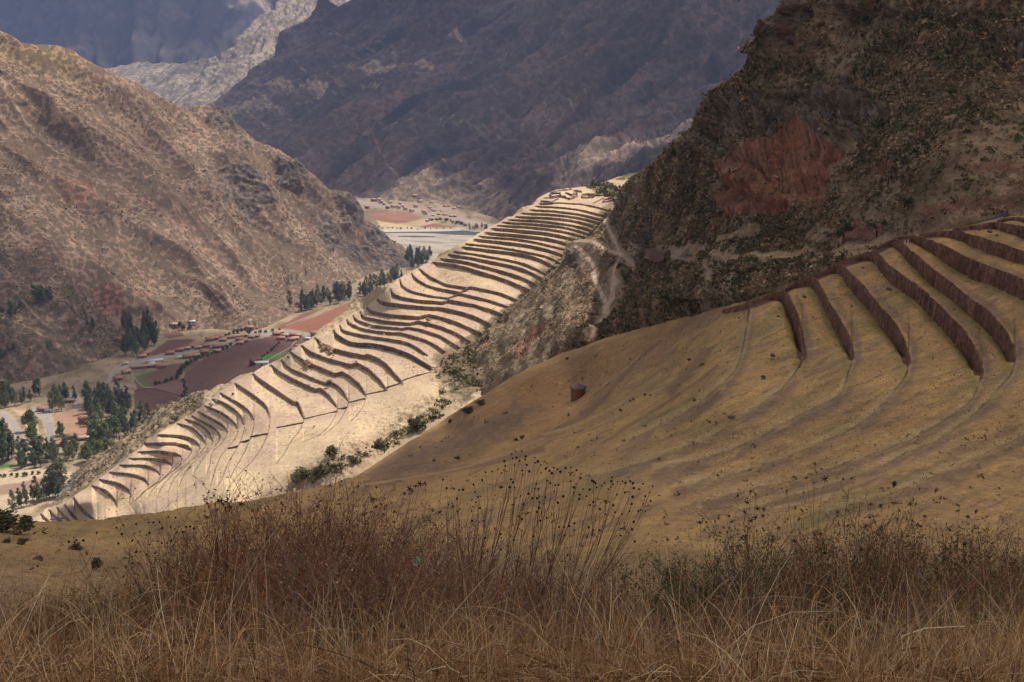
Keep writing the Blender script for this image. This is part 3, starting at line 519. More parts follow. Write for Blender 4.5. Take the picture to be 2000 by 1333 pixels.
def wall_obj(name, front, surf, thick, mat, col, side=None, lift=.25, proud=.3, vary=.2, n=4, sm_ok=True):
    """one retaining wall: front face, coping and back, following the traced top edge; ragged like laid stone"""
    a = A(front, float); s = smooth_line(a, n) if sm_ok and len(a) > 2 else a
    d = np.r_[0, np.cumsum(np.hypot(*np.diff(s[:, :2], axis=0).T))]; m = max(6, int(d[-1] / 1.8)); u = np.linspace(0, d[-1], m)
    px, py, h = (np.interp(u, d, s[:, k]) for k in range(3)); Y = surf.Y(px, py); T = P(px, py, Y)
    drop = -(P(px, py + h, Y)[:, 2] - T[:, 2])
    tg = np.gradient(T[:, :2], axis=0); tg /= np.linalg.norm(tg, axis=1, keepdims=True) + 1e-9; nr = np.stack([tg[:, 1], -tg[:, 0]], 1)
    f = np.sign((nr * -T[:, :2]).sum(1)); nr *= np.sign(f.sum() or 1)
    q = np.c_[T, ] * 0.5; top = T.copy(); top[:, 2] += lift + vary * fbm(q, 3, 5, .6) * 1.5
    o = noise(q * 2.1, 9) * .18
    rows = []
    for k, (off, z) in enumerate(((proud + .12, 'b'), (proud + .05, .5), (proud, 't'), (-thick, 't'), (-thick, 'b'))):
        p = top.copy(); p[:, :2] += nr * (off + (o if k < 3 else 0))[:, None] if k < 3 else nr * off
        if z == 'b': p[:, 2] = T[:, 2] - drop - .8
        elif z == .5: p[:, 2] = T[:, 2] - drop * .5
        rows.append(p)
    G = np.stack(rows, 1); c = np.ones((*G.shape[:2], 3)) * A(col)
    c *= (1 + .5 * fbm(G.reshape(-1, 3) * .7, 3, 21).reshape(G.shape[:2]) + .7 * fbm(q * A([4, 4, .3]), 3, 23)[:, None])[..., None]
    fc = grid_faces(*G.shape[:2]); N = G.shape[1]; M = G.shape[0] - 1
    caps = A([[0, 1, 2, 3], [0, 3, 4, 0], [M * N + 3, M * N + 2, M * N + 1, M * N], [M * N + 4, M * N + 3, M * N, M * N]])[[0, 2]]
    return mk(name, G, np.vstack([fc, caps]), mat, c.reshape(-1, 3))
ORD = ["highest", "second", "third", "fourth", "fifth", "sixth", "seventh", "eighth", "ninth", "tenth", "eleventh", "twelfth", "thirteenth", "fourteenth", "fifteenth", "sixteenth", "seventeenth", "eighteenth", "nineteenth", "twentieth"]
def nth(k):
    if k < 20: return ORD[k]
    tens = {2: "twenty", 3: "thirty", 4: "forty", 5: "fifty"}; k += 1; t, u = divmod(k, 10)
    ones = ["", "first", "second", "third", "fourth", "fifth", "sixth", "seventh", "eighth", "ninth"]
    return {2: "twentieth", 3: "thirtieth", 4: "fortieth", 5: "fiftieth"}[t] if u == 0 else tens[t] + "-" + ones[u]
for k, (f, n_) in enumerate(walls_s):
    extra = " with a kink" if 18 <= k <= 34 and k not in (20, 27, 28) else ""
    c = (.125, .105, .098) if k == 28 else ((.235, .155, .115) if k in (23, 24, 25, 26, 29, 30) else (.22, .155, .12))
    if n_: f = f + [(n_[j][0], n_[j][1], f[-1][2] * (.6, .35)[j - 1]) for j in range(1, min(3, len(n_)))]
    o = wall_obj("terrace_wall", f, SCt, .5, M_stone, c, n=1, sm_ok=False, lift=.12, proud=.18, vary=.16)
    tag(o, f"brown stone terrace wall{extra}, {nth(k)} down from the hilltop ruins", "terrace wall", "terrace walls on the sunlit spur", "thing")
for k, (l, w) in enumerate(STEPS):
    o = wall_obj("low_wall", [(x, y, w * 1.4) for x, y in l], SCt, .4, M_stone, (.15, .10, .08), n=1, sm_ok=False, lift=.3)
    tag(o, f"low thin stone kerb crossing a sunlit terrace, {['seventh', 'sixth', 'fifth', 'fourth', 'third', 'second', 'rightmost', 'eighth', 'ninth', 'leftmost', 'topmost'][k]} of the row", "low wall", "low cross walls on the sunlit spur", "thing")

# ---- golden amphitheatre slope on the near side
BTOP = [(-400, 1040), (0, 1022), (72, 1022), (130, 1020), (200, 1012), (280, 1004), (340, 996), (400, 987), (500, 974), (560, 966), (600, 957), (650, 944), (700, 928), (750, 896), (800, 862), (850, 832), (900, 799), (950, 768), (1000, 736), (1050, 712), (1100, 690), (1150, 672), (1200, 654), (1280, 634), (1350, 617), (1400, 602), (1464, 586), (1529, 566), (1585, 538), (1640, 512), (1707, 489), (1748, 466), (1797, 460), (1862, 446), (1946, 428), (2000, 418), (2150, 400), (2300, 380)]
xs = np.r_[np.arange(-400, 1400, 3.0), np.arange(1400, 2300, 1.7)]
BW = [([(x, y, h * (.6 if j < 2 and x < f[2][0] and k_ > 0 else 1)) for j, (x, y, h) in enumerate(f)], n_) for k_, (f, n_) in enumerate(BW)]
bw = [([tuple(q) for q in smooth_line(f, 3)], [tuple(q) for q in smooth_line([f[-1][:2]] + list(n_), 3)] if n_ else []) for f, n_ in BW]
bw = [([q for q in f], n_) for f, n_ in bw]
bb = [max([q[:2] for q in f] + [tuple(q) for q in n_[:6]], key=lambda q: q[0]) for f, n_ in bw]
ridges = [[bb[k], bb[k + 1]] for k in range(0, 6)] + [[bb[0], (1440, 650), (1380, 660)]]
ridges = ridges[:-1]
PX, PY, V = column_layer("slope", BTOP, [(-400, 1230), (2300, 1230)], xs, 430, SBt, [(sink(f), n_) for f, n_ in bw], near_gap=1.0, vp=1.15, ridges=ridges)
BV_, BPX, BPY = V, PX, PY
V = V + A([0, 0, 1.0]) * (nz(V, 1 / 16, 4, 161) * .9 * sm(V[..., 1], 60, 110) + nz(V, 1 / 2.5, 4, 163) * .22)[..., None]
ang = -0.42
C = lerp(cl(.44, .278, .118), [.335, .217, .11], sm(nz2(PX, PY, 160, 26, ang, 5, 165, g=.55), -.08, .26)); C = lerp(C, [.54, .35, .125], sm(nz2(PX, PY, 110, 18, ang, 4, 167), .06, .3) * .7)
C = lerp(C, [.20, .14, .095], sm(nz2(PX, PY, 60, 8, ang, 5, 169, g=.6), .16, .34) * .7); C = lerp(C, [.24, .20, .075], sm(nz2(PX, PY, 200, 40, ang, 4, 171), .1, .35) * .5)
C = lerp(C, [.36, .20, .095], pmask(PX, PY, [(700, 930), (850, 830), (1000, 740), (1160, 670), (1420, 600), (1300, 700), (1150, 820), (1000, 870), (800, 950)], 30, 30) * .6)
C = lerp(C, [.19, .135, .095], pmask(PX, PY, [(700, 950), (780, 880), (900, 840), (1010, 790), (1060, 800), (980, 850), (860, 900), (760, 950)], 16, 22) * .7)
for f, n_ in bw:
    if n_:  # ledge shading painted in: brown bands for shaded risers, light strips beside them
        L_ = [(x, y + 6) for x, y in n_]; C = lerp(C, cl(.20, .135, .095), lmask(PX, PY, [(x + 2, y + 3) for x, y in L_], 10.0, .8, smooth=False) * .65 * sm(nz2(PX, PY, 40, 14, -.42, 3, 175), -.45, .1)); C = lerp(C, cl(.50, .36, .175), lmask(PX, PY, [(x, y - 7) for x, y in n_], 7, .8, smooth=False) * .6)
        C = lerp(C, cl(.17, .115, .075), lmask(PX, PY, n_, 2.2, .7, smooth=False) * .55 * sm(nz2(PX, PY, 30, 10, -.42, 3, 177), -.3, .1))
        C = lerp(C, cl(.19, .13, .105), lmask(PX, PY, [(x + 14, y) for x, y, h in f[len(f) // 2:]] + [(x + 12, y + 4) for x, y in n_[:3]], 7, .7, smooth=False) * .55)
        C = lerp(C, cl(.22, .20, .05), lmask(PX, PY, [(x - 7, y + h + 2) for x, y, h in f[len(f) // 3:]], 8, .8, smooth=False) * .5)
mauve = cl(.27, .16, .09)
for ln, w in (([(1290, 668), (1250, 700), (1215, 735), (1190, 765), (1170, 790), (1140, 815), (1080, 840)], 3.5), ([(1180, 780), (1155, 795), (1140, 810)], 10), ([(1060, 878), (950, 905), (850, 925), (730, 945)], 5), ([(1380, 690), (1340, 730), (1310, 765)], 9), ([(1420, 605), (1370, 650), (1330, 690)], 1.0), ([(1170, 870), (1250, 820), (1320, 775), (1400, 720)], 3)):
    C = lerp(C, mauve, lmask(PX, PY, ln, w, .6) * .8)
for ln, w in (([(1060, 850), (1140, 825), (1230, 775), (1290, 730)], 2.4), ([(1110, 855), (1180, 825), (1220, 800), (1240, 780)], 1.3), ([(1250, 695), (1190, 745), (1110, 800)], 1.6), ([(1300, 690), (1330, 670), (1380, 640)], 2), ([(1400, 1010), (1560, 985), (1700, 940), (1850, 880)], 2.5), ([(700, 950), (900, 915), (1060, 858)], 2)):
    C = lerp(C, cl(.47, .32, .165), lmask(PX, PY, ln, w, .6) * .7)
C = lerp(C, cl(.17, .15, .06), pmask(PX, PY, [(0, 1022), (400, 990), (420, 1010), (300, 1050), (0, 1060)], 12, 20) * .3)
C = lerp(C, cl(.24, .165, .09), (sm(PY, 1040, 1110) * .6))
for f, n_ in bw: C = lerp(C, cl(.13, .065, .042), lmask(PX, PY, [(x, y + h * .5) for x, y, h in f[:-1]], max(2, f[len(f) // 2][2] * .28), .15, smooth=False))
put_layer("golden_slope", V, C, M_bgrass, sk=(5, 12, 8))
names = ["lowest", "second lowest", "third lowest", "fourth lowest", "fifth lowest", "sixth lowest", "fourth highest", "third highest", "second highest", "topmost"]
for k, (f, n_) in enumerate(bw):
    if n_: f = f + [(n_[j][0], n_[j][1], max(f[-1][2], 22) * (.95, .85, .7, .55, .4, .2)[j - 1]) for j in range(1, min(7, len(n_)))]
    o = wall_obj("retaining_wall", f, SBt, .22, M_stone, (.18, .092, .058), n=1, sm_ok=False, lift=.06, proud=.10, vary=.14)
    tag(o, f"tall reddish earth retaining wall, {names[k]} of the curved grassy steps on the right", "terrace wall", "retaining walls of the shaded terraces", "thing")

# ---- brushy gully, cliffs and mountainside on the right
ETOP = [(840, 742), (862, 722), (880, 700), (910, 672), (940, 648), (985, 606), (1020, 582), (1050, 556), (1062, 542), (1090, 522), (1098, 508), (1100, 492), (1106, 478), (1122, 470), (1140, 468), (1152, 462), (1180, 430), (1196, 412), (1202, 396), (1206, 376), (1216, 362), (1232, 346), (1250, 334), (1268, 322), (1290, 304), (1300, 288), (1330, 264), (1352, 248), (1362, 222), (1376, 196), (1400, 176), (1420, 158), (1440, 140), (1452, 136), (1458, 112), (1466, 88), (1480, 66), (1492, 46), (1515, 22), (1560, -20), (1700, -130), (2000, -260), (2320, -300)]
EBOT = [(840, 744), (862, 742), (880, 752), (900, 766), (925, 790), (960, 790), (1000, 768), (1150, 700), (1350, 645), (1464, 606), (1529, 588), (1585, 562), (1640, 538), (1707, 512), (1748, 494), (1862, 474), (2000, 450), (2320, 420)]
xs = np.arange(858, 2320, 2.0); PX, PY, V = column_layer("cliff", ETOP, EBOT, xs, 420, SEt)
n = gnormal(V); et = np.interp(PX, *A(ETOP, float).T); eb = np.interp(PX, *A(EBOT, float).T); edge = sm(PY - et, 0, 30) * (1 - sm(PY - eb, -40, -18))
redc = pmask(PX, PY, [(1400, 430), (1400, 330), (1412, 300), (1450, 282), (1480, 270), (1520, 245), (1545, 225), (1560, 232), (1600, 262), (1640, 280), (1610, 310), (1600, 340), (1590, 372), (1540, 400), (1500, 415), (1450, 420)], 5, 10)
grey = np.clip(pmask(PX, PY, [(1380, 300), (1362, 250), (1400, 215), (1470, 175), (1560, 190), (1660, 150), (1740, 200), (1720, 260), (1650, 272), (1600, 258), (1560, 225), (1500, 250), (1450, 278)], 9, 16) + pmask(PX, PY, [(1236, 512), (1240, 470), (1268, 420), (1290, 370), (1300, 380), (1272, 440), (1262, 500)], 4, 6)
      + pmask(PX, PY, [(1440, 160), (1470, 80), (1520, 20), (1600, 0), (1560, 60), (1500, 120)], 9, 14) * .8 + pmask(PX, PY, [(1620, 0), (1800, 20), (2050, 60), (2000, 130), (1850, 90), (1780, 60), (1660, 60)], 9, 20) * .8 + pmask(PX, PY, [(1200, 400), (1205, 375), (1235, 370), (1225, 400)], 3, 5) + pmask(PX, PY, [(1098, 520), (1100, 476), (1130, 470), (1120, 520)], 3, 5)
      + pmask(PX, PY, [(1300, 300), (1360, 250), (1370, 290), (1330, 320)], 6, 9) * .8, 0, 1)
cr = nz2(PX, PY, 16, 60, .12, 5, 181, ridge=True, g=.62); strat = np.abs(((V[..., 2] + 6 * nz(V, 1 / 30, 3, 189)) / 7.5) % 1 - .5) * 2; bl = nz(V, 1 / 14, 5, 183, ridge=True, g=.6); lg = nz(V, 1 / 60, 4, 185)
V = V + n * (edge * (lg * 10 + (bl - .25) * (1.6 + 6.5 * grey) + redc * (cr - .2) * 3.2 + grey * (cr - .2) * 6 + (strat - .5) * (1.1 + 3.0 * np.maximum(grey, redc * .5))) + nz(V, 1 / 4, 4, 187) * .9 * np.maximum(edge, .25))[..., None]
C = lerp(cl(.33, .225, .14), [.22, .16, .092], sm(nz(V, 1 / 17, 5, 191, g=.6), -.12, .18)); C = lerp(C, [.26, .195, .12], sm(nz(V, 1 / 9, 4, 193), .1, .34) * .6); C = lerp(C, [.19, .085, .055], sm(nz(V, 1 / 24, 4, 195), .16, .34) * .55)
lit = 1 - sm(PX - (1170 + (520 - PY) * .35), -60, 60)          # drier plants on the gully side, with sunlight painted in as paler colour
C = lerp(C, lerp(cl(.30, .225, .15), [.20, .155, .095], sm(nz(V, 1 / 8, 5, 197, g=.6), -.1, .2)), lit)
C = lerp(C, lerp(cl(.27, .12, .07), [.15, .068, .043], sm(nz2(PX, PY, 7, 60, .06, 5, 199, g=.6), -.05, .25)), redc)
C = lerp(C, cl(.05, .028, .02), redc * sm(nz2(PX, PY, 9, 26, .1, 4, 207, ridge=True, g=.7), .36, .46) * .8); C = lerp(C, cl(.36, .22, .16), redc * sm(nz2(PX, PY, 5, 90, .03, 4, 201, g=.6), .14, .3) * .6)
C = lerp(C, lerp(cl(.21, .17, .13), [.09, .068, .052], sm(nz(V, 1 / 5, 5, 203, g=.65), -.08, .18)), np.clip(grey * 1.1, 0, 1) * .8)
C = lerp(C, cl(.23, .10, .065), sm(nz2(PX, PY, 12, 60, .1, 4, 205), .08, .26) * grey * .6)
for poly in ([(1780, 422), (1830, 395), (1900, 380), (2000, 374), (2300, 350), (2300, 400), (2000, 396), (1880, 408), (1810, 440)], [(1680, 300), (1730, 318), (1760, 330), (1700, 325)], [(1850, 330), (2000, 318), (2300, 310), (2300, 330), (2000, 335), (1900, 340)]): C = lerp(C, cl(.21, .10, .068), pmask(PX, PY, poly, 6, 14) * .75)
for poly in ([(1048, 660), (1080, 628), (1040, 640), (1000, 680), (970, 710)], [(940, 670), (955, 650), (945, 690)], [(1000, 700), (1020, 672), (1036, 650), (1060, 640), (1020, 700)]): C = lerp(C, cl(.33, .155, .105), pmask(PX, PY, poly, 3, 7, 12) * .75)
C = lerp(C, cl(.44, .33, .21), pmask(PX, PY, [(850, 735), (872, 730), (890, 742), (905, 765), (940, 785), (930, 800), (860, 800)], 3, 5) * .8)
trail = cl(.58, .43, .30); trs = cl(.36, .25, .18)
for ln, w, c in (([(1122, 470), (1140, 470), (1165, 476), (1195, 490), (1210, 496), (1226, 512), (1232, 530)], 3.6, trail), ([(1180, 428), (1190, 450), (1202, 480), (1206, 500), (1198, 525), (1196, 545), (1184, 570), (1172, 590)], 2.6, trail), ([(1124, 482), (1146, 500), (1160, 530), (1168, 560), (1174, 580), (1168, 600), (1158, 612), (1152, 625), (1158, 650), (1152, 668)], 3.6, trail),
                 ([(1370, 625), (1380, 600), (1386, 575), (1396, 550)], 3.4, cl(.25, .19, .18)), ([(1388, 560), (1380, 545), (1384, 530), (1370, 515), (1345, 505), (1310, 498)], 2.2, trs), ([(1268, 490), (1300, 500), (1290, 480), (1340, 486), (1400, 470), (1440, 452), (1470, 440)], 1.8, cl(.36, .26, .13)), ([(1300, 488), (1350, 480), (1395, 468)], 2.2, trs),
                 ([(1400, 502), (1440, 504), (1490, 502), (1540, 492), (1580, 480)], 1.7, cl(.38, .28, .14)), ([(1530, 495), (1528, 520), (1526, 545)], 2.2, trs), ([(1620, 480), (1680, 472), (1760, 462), (1860, 442), (1950, 424), (2050, 408)], 2.4, cl(.33, .23, .13)), ([(1850, 325), (1920, 318), (2000, 318)], 1.6, cl(.24, .15, .10)),
                 ([(1466, 562), (1500, 552), (1528, 540)], 3, cl(.30, .21, .12)), ([(1620, 478), (1660, 466), (1730, 462)], 6, cl(.30, .21, .13)), ([(1415, 600), (1380, 612), (1340, 622)], 4, cl(.33, .23, .13)), ([(1860, 770), (1180, 640)], 0.1, trs), ([(1186, 365), (1215, 352), (1250, 345)], 3, cl(.48, .36, .22)), ([(1230, 365), (1290, 310)], 3, cl(.35, .27, .17))):
    C = lerp(C, c, lmask(PX, PY, ln, w, .35) * .85)
C = lerp(C, cl(.40, .30, .20), pmask(PX, PY, [(1210, 480), (1235, 462), (1240, 500), (1228, 520), (1212, 505)], 4, 5) * .6); C = lerp(C, cl(.28, .22, .15), pmask(PX, PY, [(1400, 560), (1440, 540), (1500, 528), (1560, 520), (1540, 560), (1470, 580), (1400, 600)], 6, 8) * .6)
EV_, EC_, EPX, EPY = V, C, PX, PY
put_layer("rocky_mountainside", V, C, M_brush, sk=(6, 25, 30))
E_trail = np.zeros(PX.shape)
for ln in ([(1122, 470), (1140, 470), (1165, 476), (1195, 490), (1210, 496), (1226, 512)], [(1180, 428), (1190, 450), (1202, 480), (1206, 500), (1198, 525), (1196, 545), (1184, 570), (1172, 590)], [(1124, 482), (1146, 500), (1160, 530), (1168, 560), (1174, 580), (1168, 600), (1158, 612), (1152, 625), (1158, 650)], [(1370, 625), (1380, 600), (1386, 575), (1388, 560), (1380, 545), (1384, 530), (1370, 515), (1345, 505), (1310, 498)], [(1268, 490), (1300, 486), (1340, 486), (1400, 470), (1470, 440)], [(1400, 502), (1440, 504), (1490, 502), (1540, 492)], [(1620, 480), (1680, 472), (1760, 462), (1860, 442), (1950, 424)]): E_trail = np.maximum(E_trail, lmask(PX, PY, ln, 9, .3))
E_open = np.clip(redc * .97 + grey * .75 + E_trail, 0, 1)

# ---- near hillside under the camera
gx = np.linspace(-60, 60, 240); gy = np.r_[np.linspace(-14, 10, 130), np.linspace(10.5, 58, 90)]
X, Yg = np.meshgrid(gx, gy, indexing='ij')
def knoll_z(x, y):
    z = np.where(y < 1.2, -1.70 - 0.10 * (y - 1.2), 0); z = np.where(y >= 1.2, -1.70 - 0.30 * (y - 1.2) - .0 * y, z)
    z = np.where(y >= 1.2, -np.interp(y, [1.2, 2.4, 5, 9, 45, 60], [1.70, 1.82, 3.5, 5.9, 27.6, 37.5]), z)
    return z
Z = knoll_z(X, Yg) + fbm(np.stack([X.ravel() * .5, Yg.ravel() * .5, 0 * X.ravel()], -1), 4, 301).reshape(X.shape) * .18
V = np.stack([X, Yg, Z], -1); C = lerp(cl(.12, .075, .045), [.20, .13, .07], sm(nz(V, .6, 4, 303), -.1, .2)); put_layer("near_hillside", V, C, M_knoll, sk=(0, 0, 0))
# ------------------------------------------------------------ plants and things
def rand_dirs(n, flat=1.0):
    d = rng.normal(size=(n, 3)); d[:, 2] *= flat; return d / np.linalg.norm(d, axis=1, keepdims=True)
def leaf_quads(cen, size, tall=1.0):
    """randomly turned small leaf clumps at the given centres"""
    n = len(cen); a = rand_dirs(n); b = np.cross(a, rand_dirs(n)); b /= np.linalg.norm(b, axis=1, keepdims=True) + 1e-9
    size = np.broadcast_to(A(size, float), (n,))[:, None]; a = a * size; b = b * size * .62; a[:, 2] *= tall
    v = np.stack([cen - a, cen - b * 1.1, cen + a, cen + b], 1).reshape(-1, 3); return v, np.arange(n * 4).reshape(n, 4)
def scrub(name, base, R, H, K, cols, mat, label):
    """low plants as one mesh: K leaf clumps for each base point"""
    N = len(base); u = rand_dirs(N * K); rad = rng.random(N * K) ** .4
    off = u * rad[:, None]; off[:, 2] = np.abs(off[:, 2]); RR = np.repeat(R, K)[:, None]; HH = np.repeat(H, K)
    cen = np.repeat(base, K, 0) + np.c_[off[:, :2] * RR, off[:, 2] * HH]
    v, f = leaf_quads(cen, np.repeat(R, K) * rng.uniform(.22, .5, N * K)); c = np.repeat(cols, K, 0) * rng.uniform(.6, 1.45, (N * K, 1))
    return tag(mk(name, v, f, mat, np.repeat(c, 4, 0)), kind='stuff')
M_leaf = vc_mat("scrub_leaves"); M_tree = vc_mat("tree_leaves", .7, var=.28); M_bark = flat_mat("bark", (.15, .12, .09), .9, 2, .4)
def pick(V, w, n):
    """random points over a terrain grid, by area times weight"""
    d1 = V[1:, :-1] - V[:-1, :-1]; d2 = V[:-1, 1:] - V[:-1, :-1]; ar = np.linalg.norm(np.cross(d1, d2), axis=-1) * w[:-1, :-1]
    p = ar.ravel() / ar.sum(); i = rng.choice(p.size, n, p=p); a, b = rng.random((2, n))
    A0, D1, D2 = V[:-1, :-1].reshape(-1, 3)[i], d1.reshape(-1, 3)[i], d2.reshape(-1, 3)[i]; return A0 + D1 * a[:, None] + D2 * b[:, None], i
# scrub over the cliffs and the gully
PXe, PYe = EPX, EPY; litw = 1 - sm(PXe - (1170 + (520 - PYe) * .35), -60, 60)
patch = sm(nz(EV_, 1 / 22, 3, 401), -.25, .15); w = (1 - E_open) * (.25 + patch) * (PYe > np.interp(PXe, *A(ETOP).T) + 2) * (PYe < np.interp(PXe, *A(EBOT).T) - 20) * (PYe > -40) * (PXe < 2120)
w *= 1 - .55 * litw * pmask(PXe, PYe, [(840, 760), (1240, 380), (1260, 560), (1180, 700)], 20)
w *= (1 - .8 * pmask(PXe, PYe, [(1780, 422), (1830, 395), (1900, 380), (2300, 350), (2300, 396), (1880, 408), (1810, 440)], 6, 14)) * (1 - .8 * pmask(PXe, PYe, [(1610, 480), (1640, 440), (1730, 430), (1730, 470), (2000, 410), (2000, 430), (1640, 500)], 6, 6))
b, i = pick(EV_, w * (1 / (1 + (EV_[..., 1] / 600))), 46000); dist = b[:, 1]; lw = litw[:-1, :-1].ravel()[i]
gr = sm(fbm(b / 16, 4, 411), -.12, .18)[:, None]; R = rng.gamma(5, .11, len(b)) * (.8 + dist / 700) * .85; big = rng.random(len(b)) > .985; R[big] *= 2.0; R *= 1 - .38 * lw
dark = cl(.145, .118, .058) * (1 - gr) + cl(.30, .205, .12) * gr; dry = cl(.30, .23, .145) * (1 - gr) + cl(.42, .315, .205) * gr  # gully scrub: dry tint with sunlight mixed into its paler colour
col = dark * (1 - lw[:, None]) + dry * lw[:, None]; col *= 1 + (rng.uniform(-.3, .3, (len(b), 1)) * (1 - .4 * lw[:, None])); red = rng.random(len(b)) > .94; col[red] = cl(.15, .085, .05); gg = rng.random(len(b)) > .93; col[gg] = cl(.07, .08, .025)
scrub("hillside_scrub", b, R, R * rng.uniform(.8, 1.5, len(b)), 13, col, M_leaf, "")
for nm, GV, GX, GY, tp, n_, r0, c in (("left_hill_scrub", FV_, FPX, FPY, top, 26000, 1.15, (.115, .080, .050)), ("mountainside_scrub", GV_, GPX, GPY, [(0, -10), (2000, -10)], 16000, 2.4, (.060, .048, .036))):
    w = (GY > np.interp(GX, *A(tp, float).T) + 1) * (GX > -40) * (GX < 1560) * (GY < 780) / (GV[..., 1] ** 1.0) * (.25 + sm(nz(GV, 1 / 90, 3, 431), -.15, .2)); b, i = pick(GV, w, n_); r_ = rng.gamma(4, r0 / 4, len(b)); scrub(nm, b, r_, r_, 4, A(c) * rng.uniform(.6, 1.6, (len(b), 1)), M_leaf, "")
# dry tufts on the flank of the sunlit spur and in the gully at its foot
cpx = lambda poly, n, s: [(x, y) for x, y in zip(rng.uniform(min(p[0] for p in poly), max(p[0] for p in poly), n * 4), rng.uniform(min(p[1] for p in poly), max(p[1] for p in poly), n * 4))]
def in_poly(poly, n):
    q = A(poly, float); m_ = n * (30 if n < 100 else 6); x = rng.uniform(q[:, 0].min(), q[:, 0].max(), m_); y = rng.uniform(q[:, 1].min(), q[:, 1].max(), m_); k = pmask(x, y, poly, .5) > .5; return x[k][:n], y[k][:n]
pts, cc, rr = [], [], []
for poly, n, r0, c in (([(100, 990), (124, 955), (150, 915), (210, 878), (302, 795), (400, 762), (395, 790), (346, 822), (300, 850), (262, 882), (205, 920), (144, 968)], 900, .9, (.20, .165, .095)), ([(860, 700), (900, 690), (1100, 500), (1200, 400), (1150, 560), (960, 760), (880, 760)], 900, 1.2, (.16, .14, .07)),
                       ([(1146, 366), (1175, 357), (1196, 362), (1216, 374), (1204, 388), (1168, 380)], 120, 1.2, (.12, .115, .05)), ([(845, 722), (862, 740), (860, 780), (800, 830), (700, 880), (640, 905), (560, 960), (620, 940), (760, 880), (850, 820), (880, 790)], 500, 1.1, (.13, .125, .055))):
    x, y = in_poly(poly, n); pts.append(SCt.pt(x, y)); cc.append(np.tile(A(c), (len(x), 1))); rr.append(rng.gamma(5, r0 / 5, len(x)))
pts, cc, rr = np.vstack(pts), np.vstack(cc) * rng.uniform(.6, 1.4, (sum(map(len, cc)), 1)), np.concatenate(rr)
scrub("spur_scrub", pts, rr, rr * 1.0, 12, cc, M_leaf, "")
x, y = in_poly([(0, 1030), (400, 1000), (700, 945), (900, 830), (1150, 690), (1400, 640), (1500, 900), (2000, 800), (2000, 1050), (1000, 1080), (0, 1100)], 700)
b = SBt.pt(x, y); r_ = rng.gamma(3, .045, len(b)) * (1 + b[:, 1] / 150); cols = np.where(rng.random((len(b), 1)) > .85, A([(.17, .125, .06)]), A([(.30, .20, .10)])) * rng.uniform(.7, 1.3, (len(b), 1)); scrub("dry_tufts", b, r_, r_ * .8, 8, cols, M_leaf, "")
x, y = in_poly([(0, 1026), (400, 992), (700, 935), (900, 806), (1160, 676), (1400, 610), (1640, 516), (1862, 450), (2060, 420), (2060, 1100), (0, 1120)], 70000); b = SBt.pt(x, y)
ok_ = np.ones(len(x), bool)
for f, n_ in bw:
    q = A(f); yy = np.interp(x, q[:, 0], q[:, 1], left=-1e4, right=-1e4) if (np.diff(q[:, 0]) > 0).all() else np.full(len(x), -1e4); hh = np.interp(x, q[:, 0], q[:, 2]) if (np.diff(q[:, 0]) > 0).all() else 0 * x; ok_ &= ~((y > yy - 2) & (y < yy + hh + 3))
b = b[ok_]; r_ = rng.gamma(4, .028, len(b)) * (.4 + b[:, 1] / 170); b[:, 2] -= r_ * .5; hue = sm(fbm(b / 9, 3, 421), -.2, .2)[:, None]
scrub("slope_grass", b, r_, r_ * .5, 2, (cl(.46, .29, .12) * hue + cl(.31, .195, .09) * (1 - hue)) * rng.uniform(.75, 1.2, (len(b), 1)), M_leaf, "")
x, y = in_poly([(130, 1000), (240, 900), (400, 800), (620, 662), (760, 570), (1040, 405), (1200, 410), (940, 640), (860, 730), (700, 930), (400, 1000)], 16000); b = SCt.pt(x, y); b[:, 2] -= .35; r_ = rng.gamma(4, .09, len(b)); scrub("terrace_grass", b, r_, r_ * .8, 2, cl(.50, .37, .22) * rng.uniform(.4, 1.1, (len(b), 1)), M_leaf, "")

def crown_mesh(kind, seed, n):
    """unit-height tree crown: clusters of leaf clumps along the upper stem with gaps between them"""
    r = np.random.default_rng(seed); m = {'tall': 16, 'round': 15, 'slim': 11, 'shrub': 12}[kind]; C_ = []
    for k in range(m):
        t = (k + r.random()) / m; a = r.random() * 6.28
        if kind == 'shrub': z = .15 + .7 * t; w_ = .55 * (1 - (abs(t - .35)) ** 1.5); d = w_ * r.random() ** .6; rad = .22 * r.uniform(.7, 1.3)
        elif kind == 'round': z = .30 + .66 * t; w_ = .30 * math.sin(math.pi * min(.97, .18 + .8 * t)); d = w_ * r.random() ** .5; rad = .115 * r.uniform(.7, 1.3)
        elif kind == 'slim': z = .12 + .86 * t; w_ = .085 * math.sin(math.pi * min(.97, .15 + .82 * t)); d = w_ * r.random() ** .5; rad = .07 * r.uniform(.7, 1.3) * (1.15 - .7 * t)
        else: z = .20 + .78 * t; w_ = .135 * math.sin(math.pi * min(.97, .22 + .72 * t)); d = w_ * r.random() ** .5; rad = .085 * r.uniform(.7, 1.3) * (1.2 - .5 * t)
        C_.append((d * math.cos(a), d * math.sin(a), z, rad, r.uniform(.65, 1.4)))
    C_ = A(C_); pk = r.integers(0, m, n); u = r.normal(size=(n, 3)); u /= np.linalg.norm(u, axis=1, keepdims=True); u *= r.random((n, 1)) ** .45
    cen = C_[pk, :3] + u * C_[pk, 3:4] * A([1, 1, 1.25]); v, f = leaf_quads(cen, C_[pk, 3] * r.uniform(.15, .32, n)); return v, f, np.repeat(C_[pk, 4] * r.uniform(.75, 1.3, n), 4)
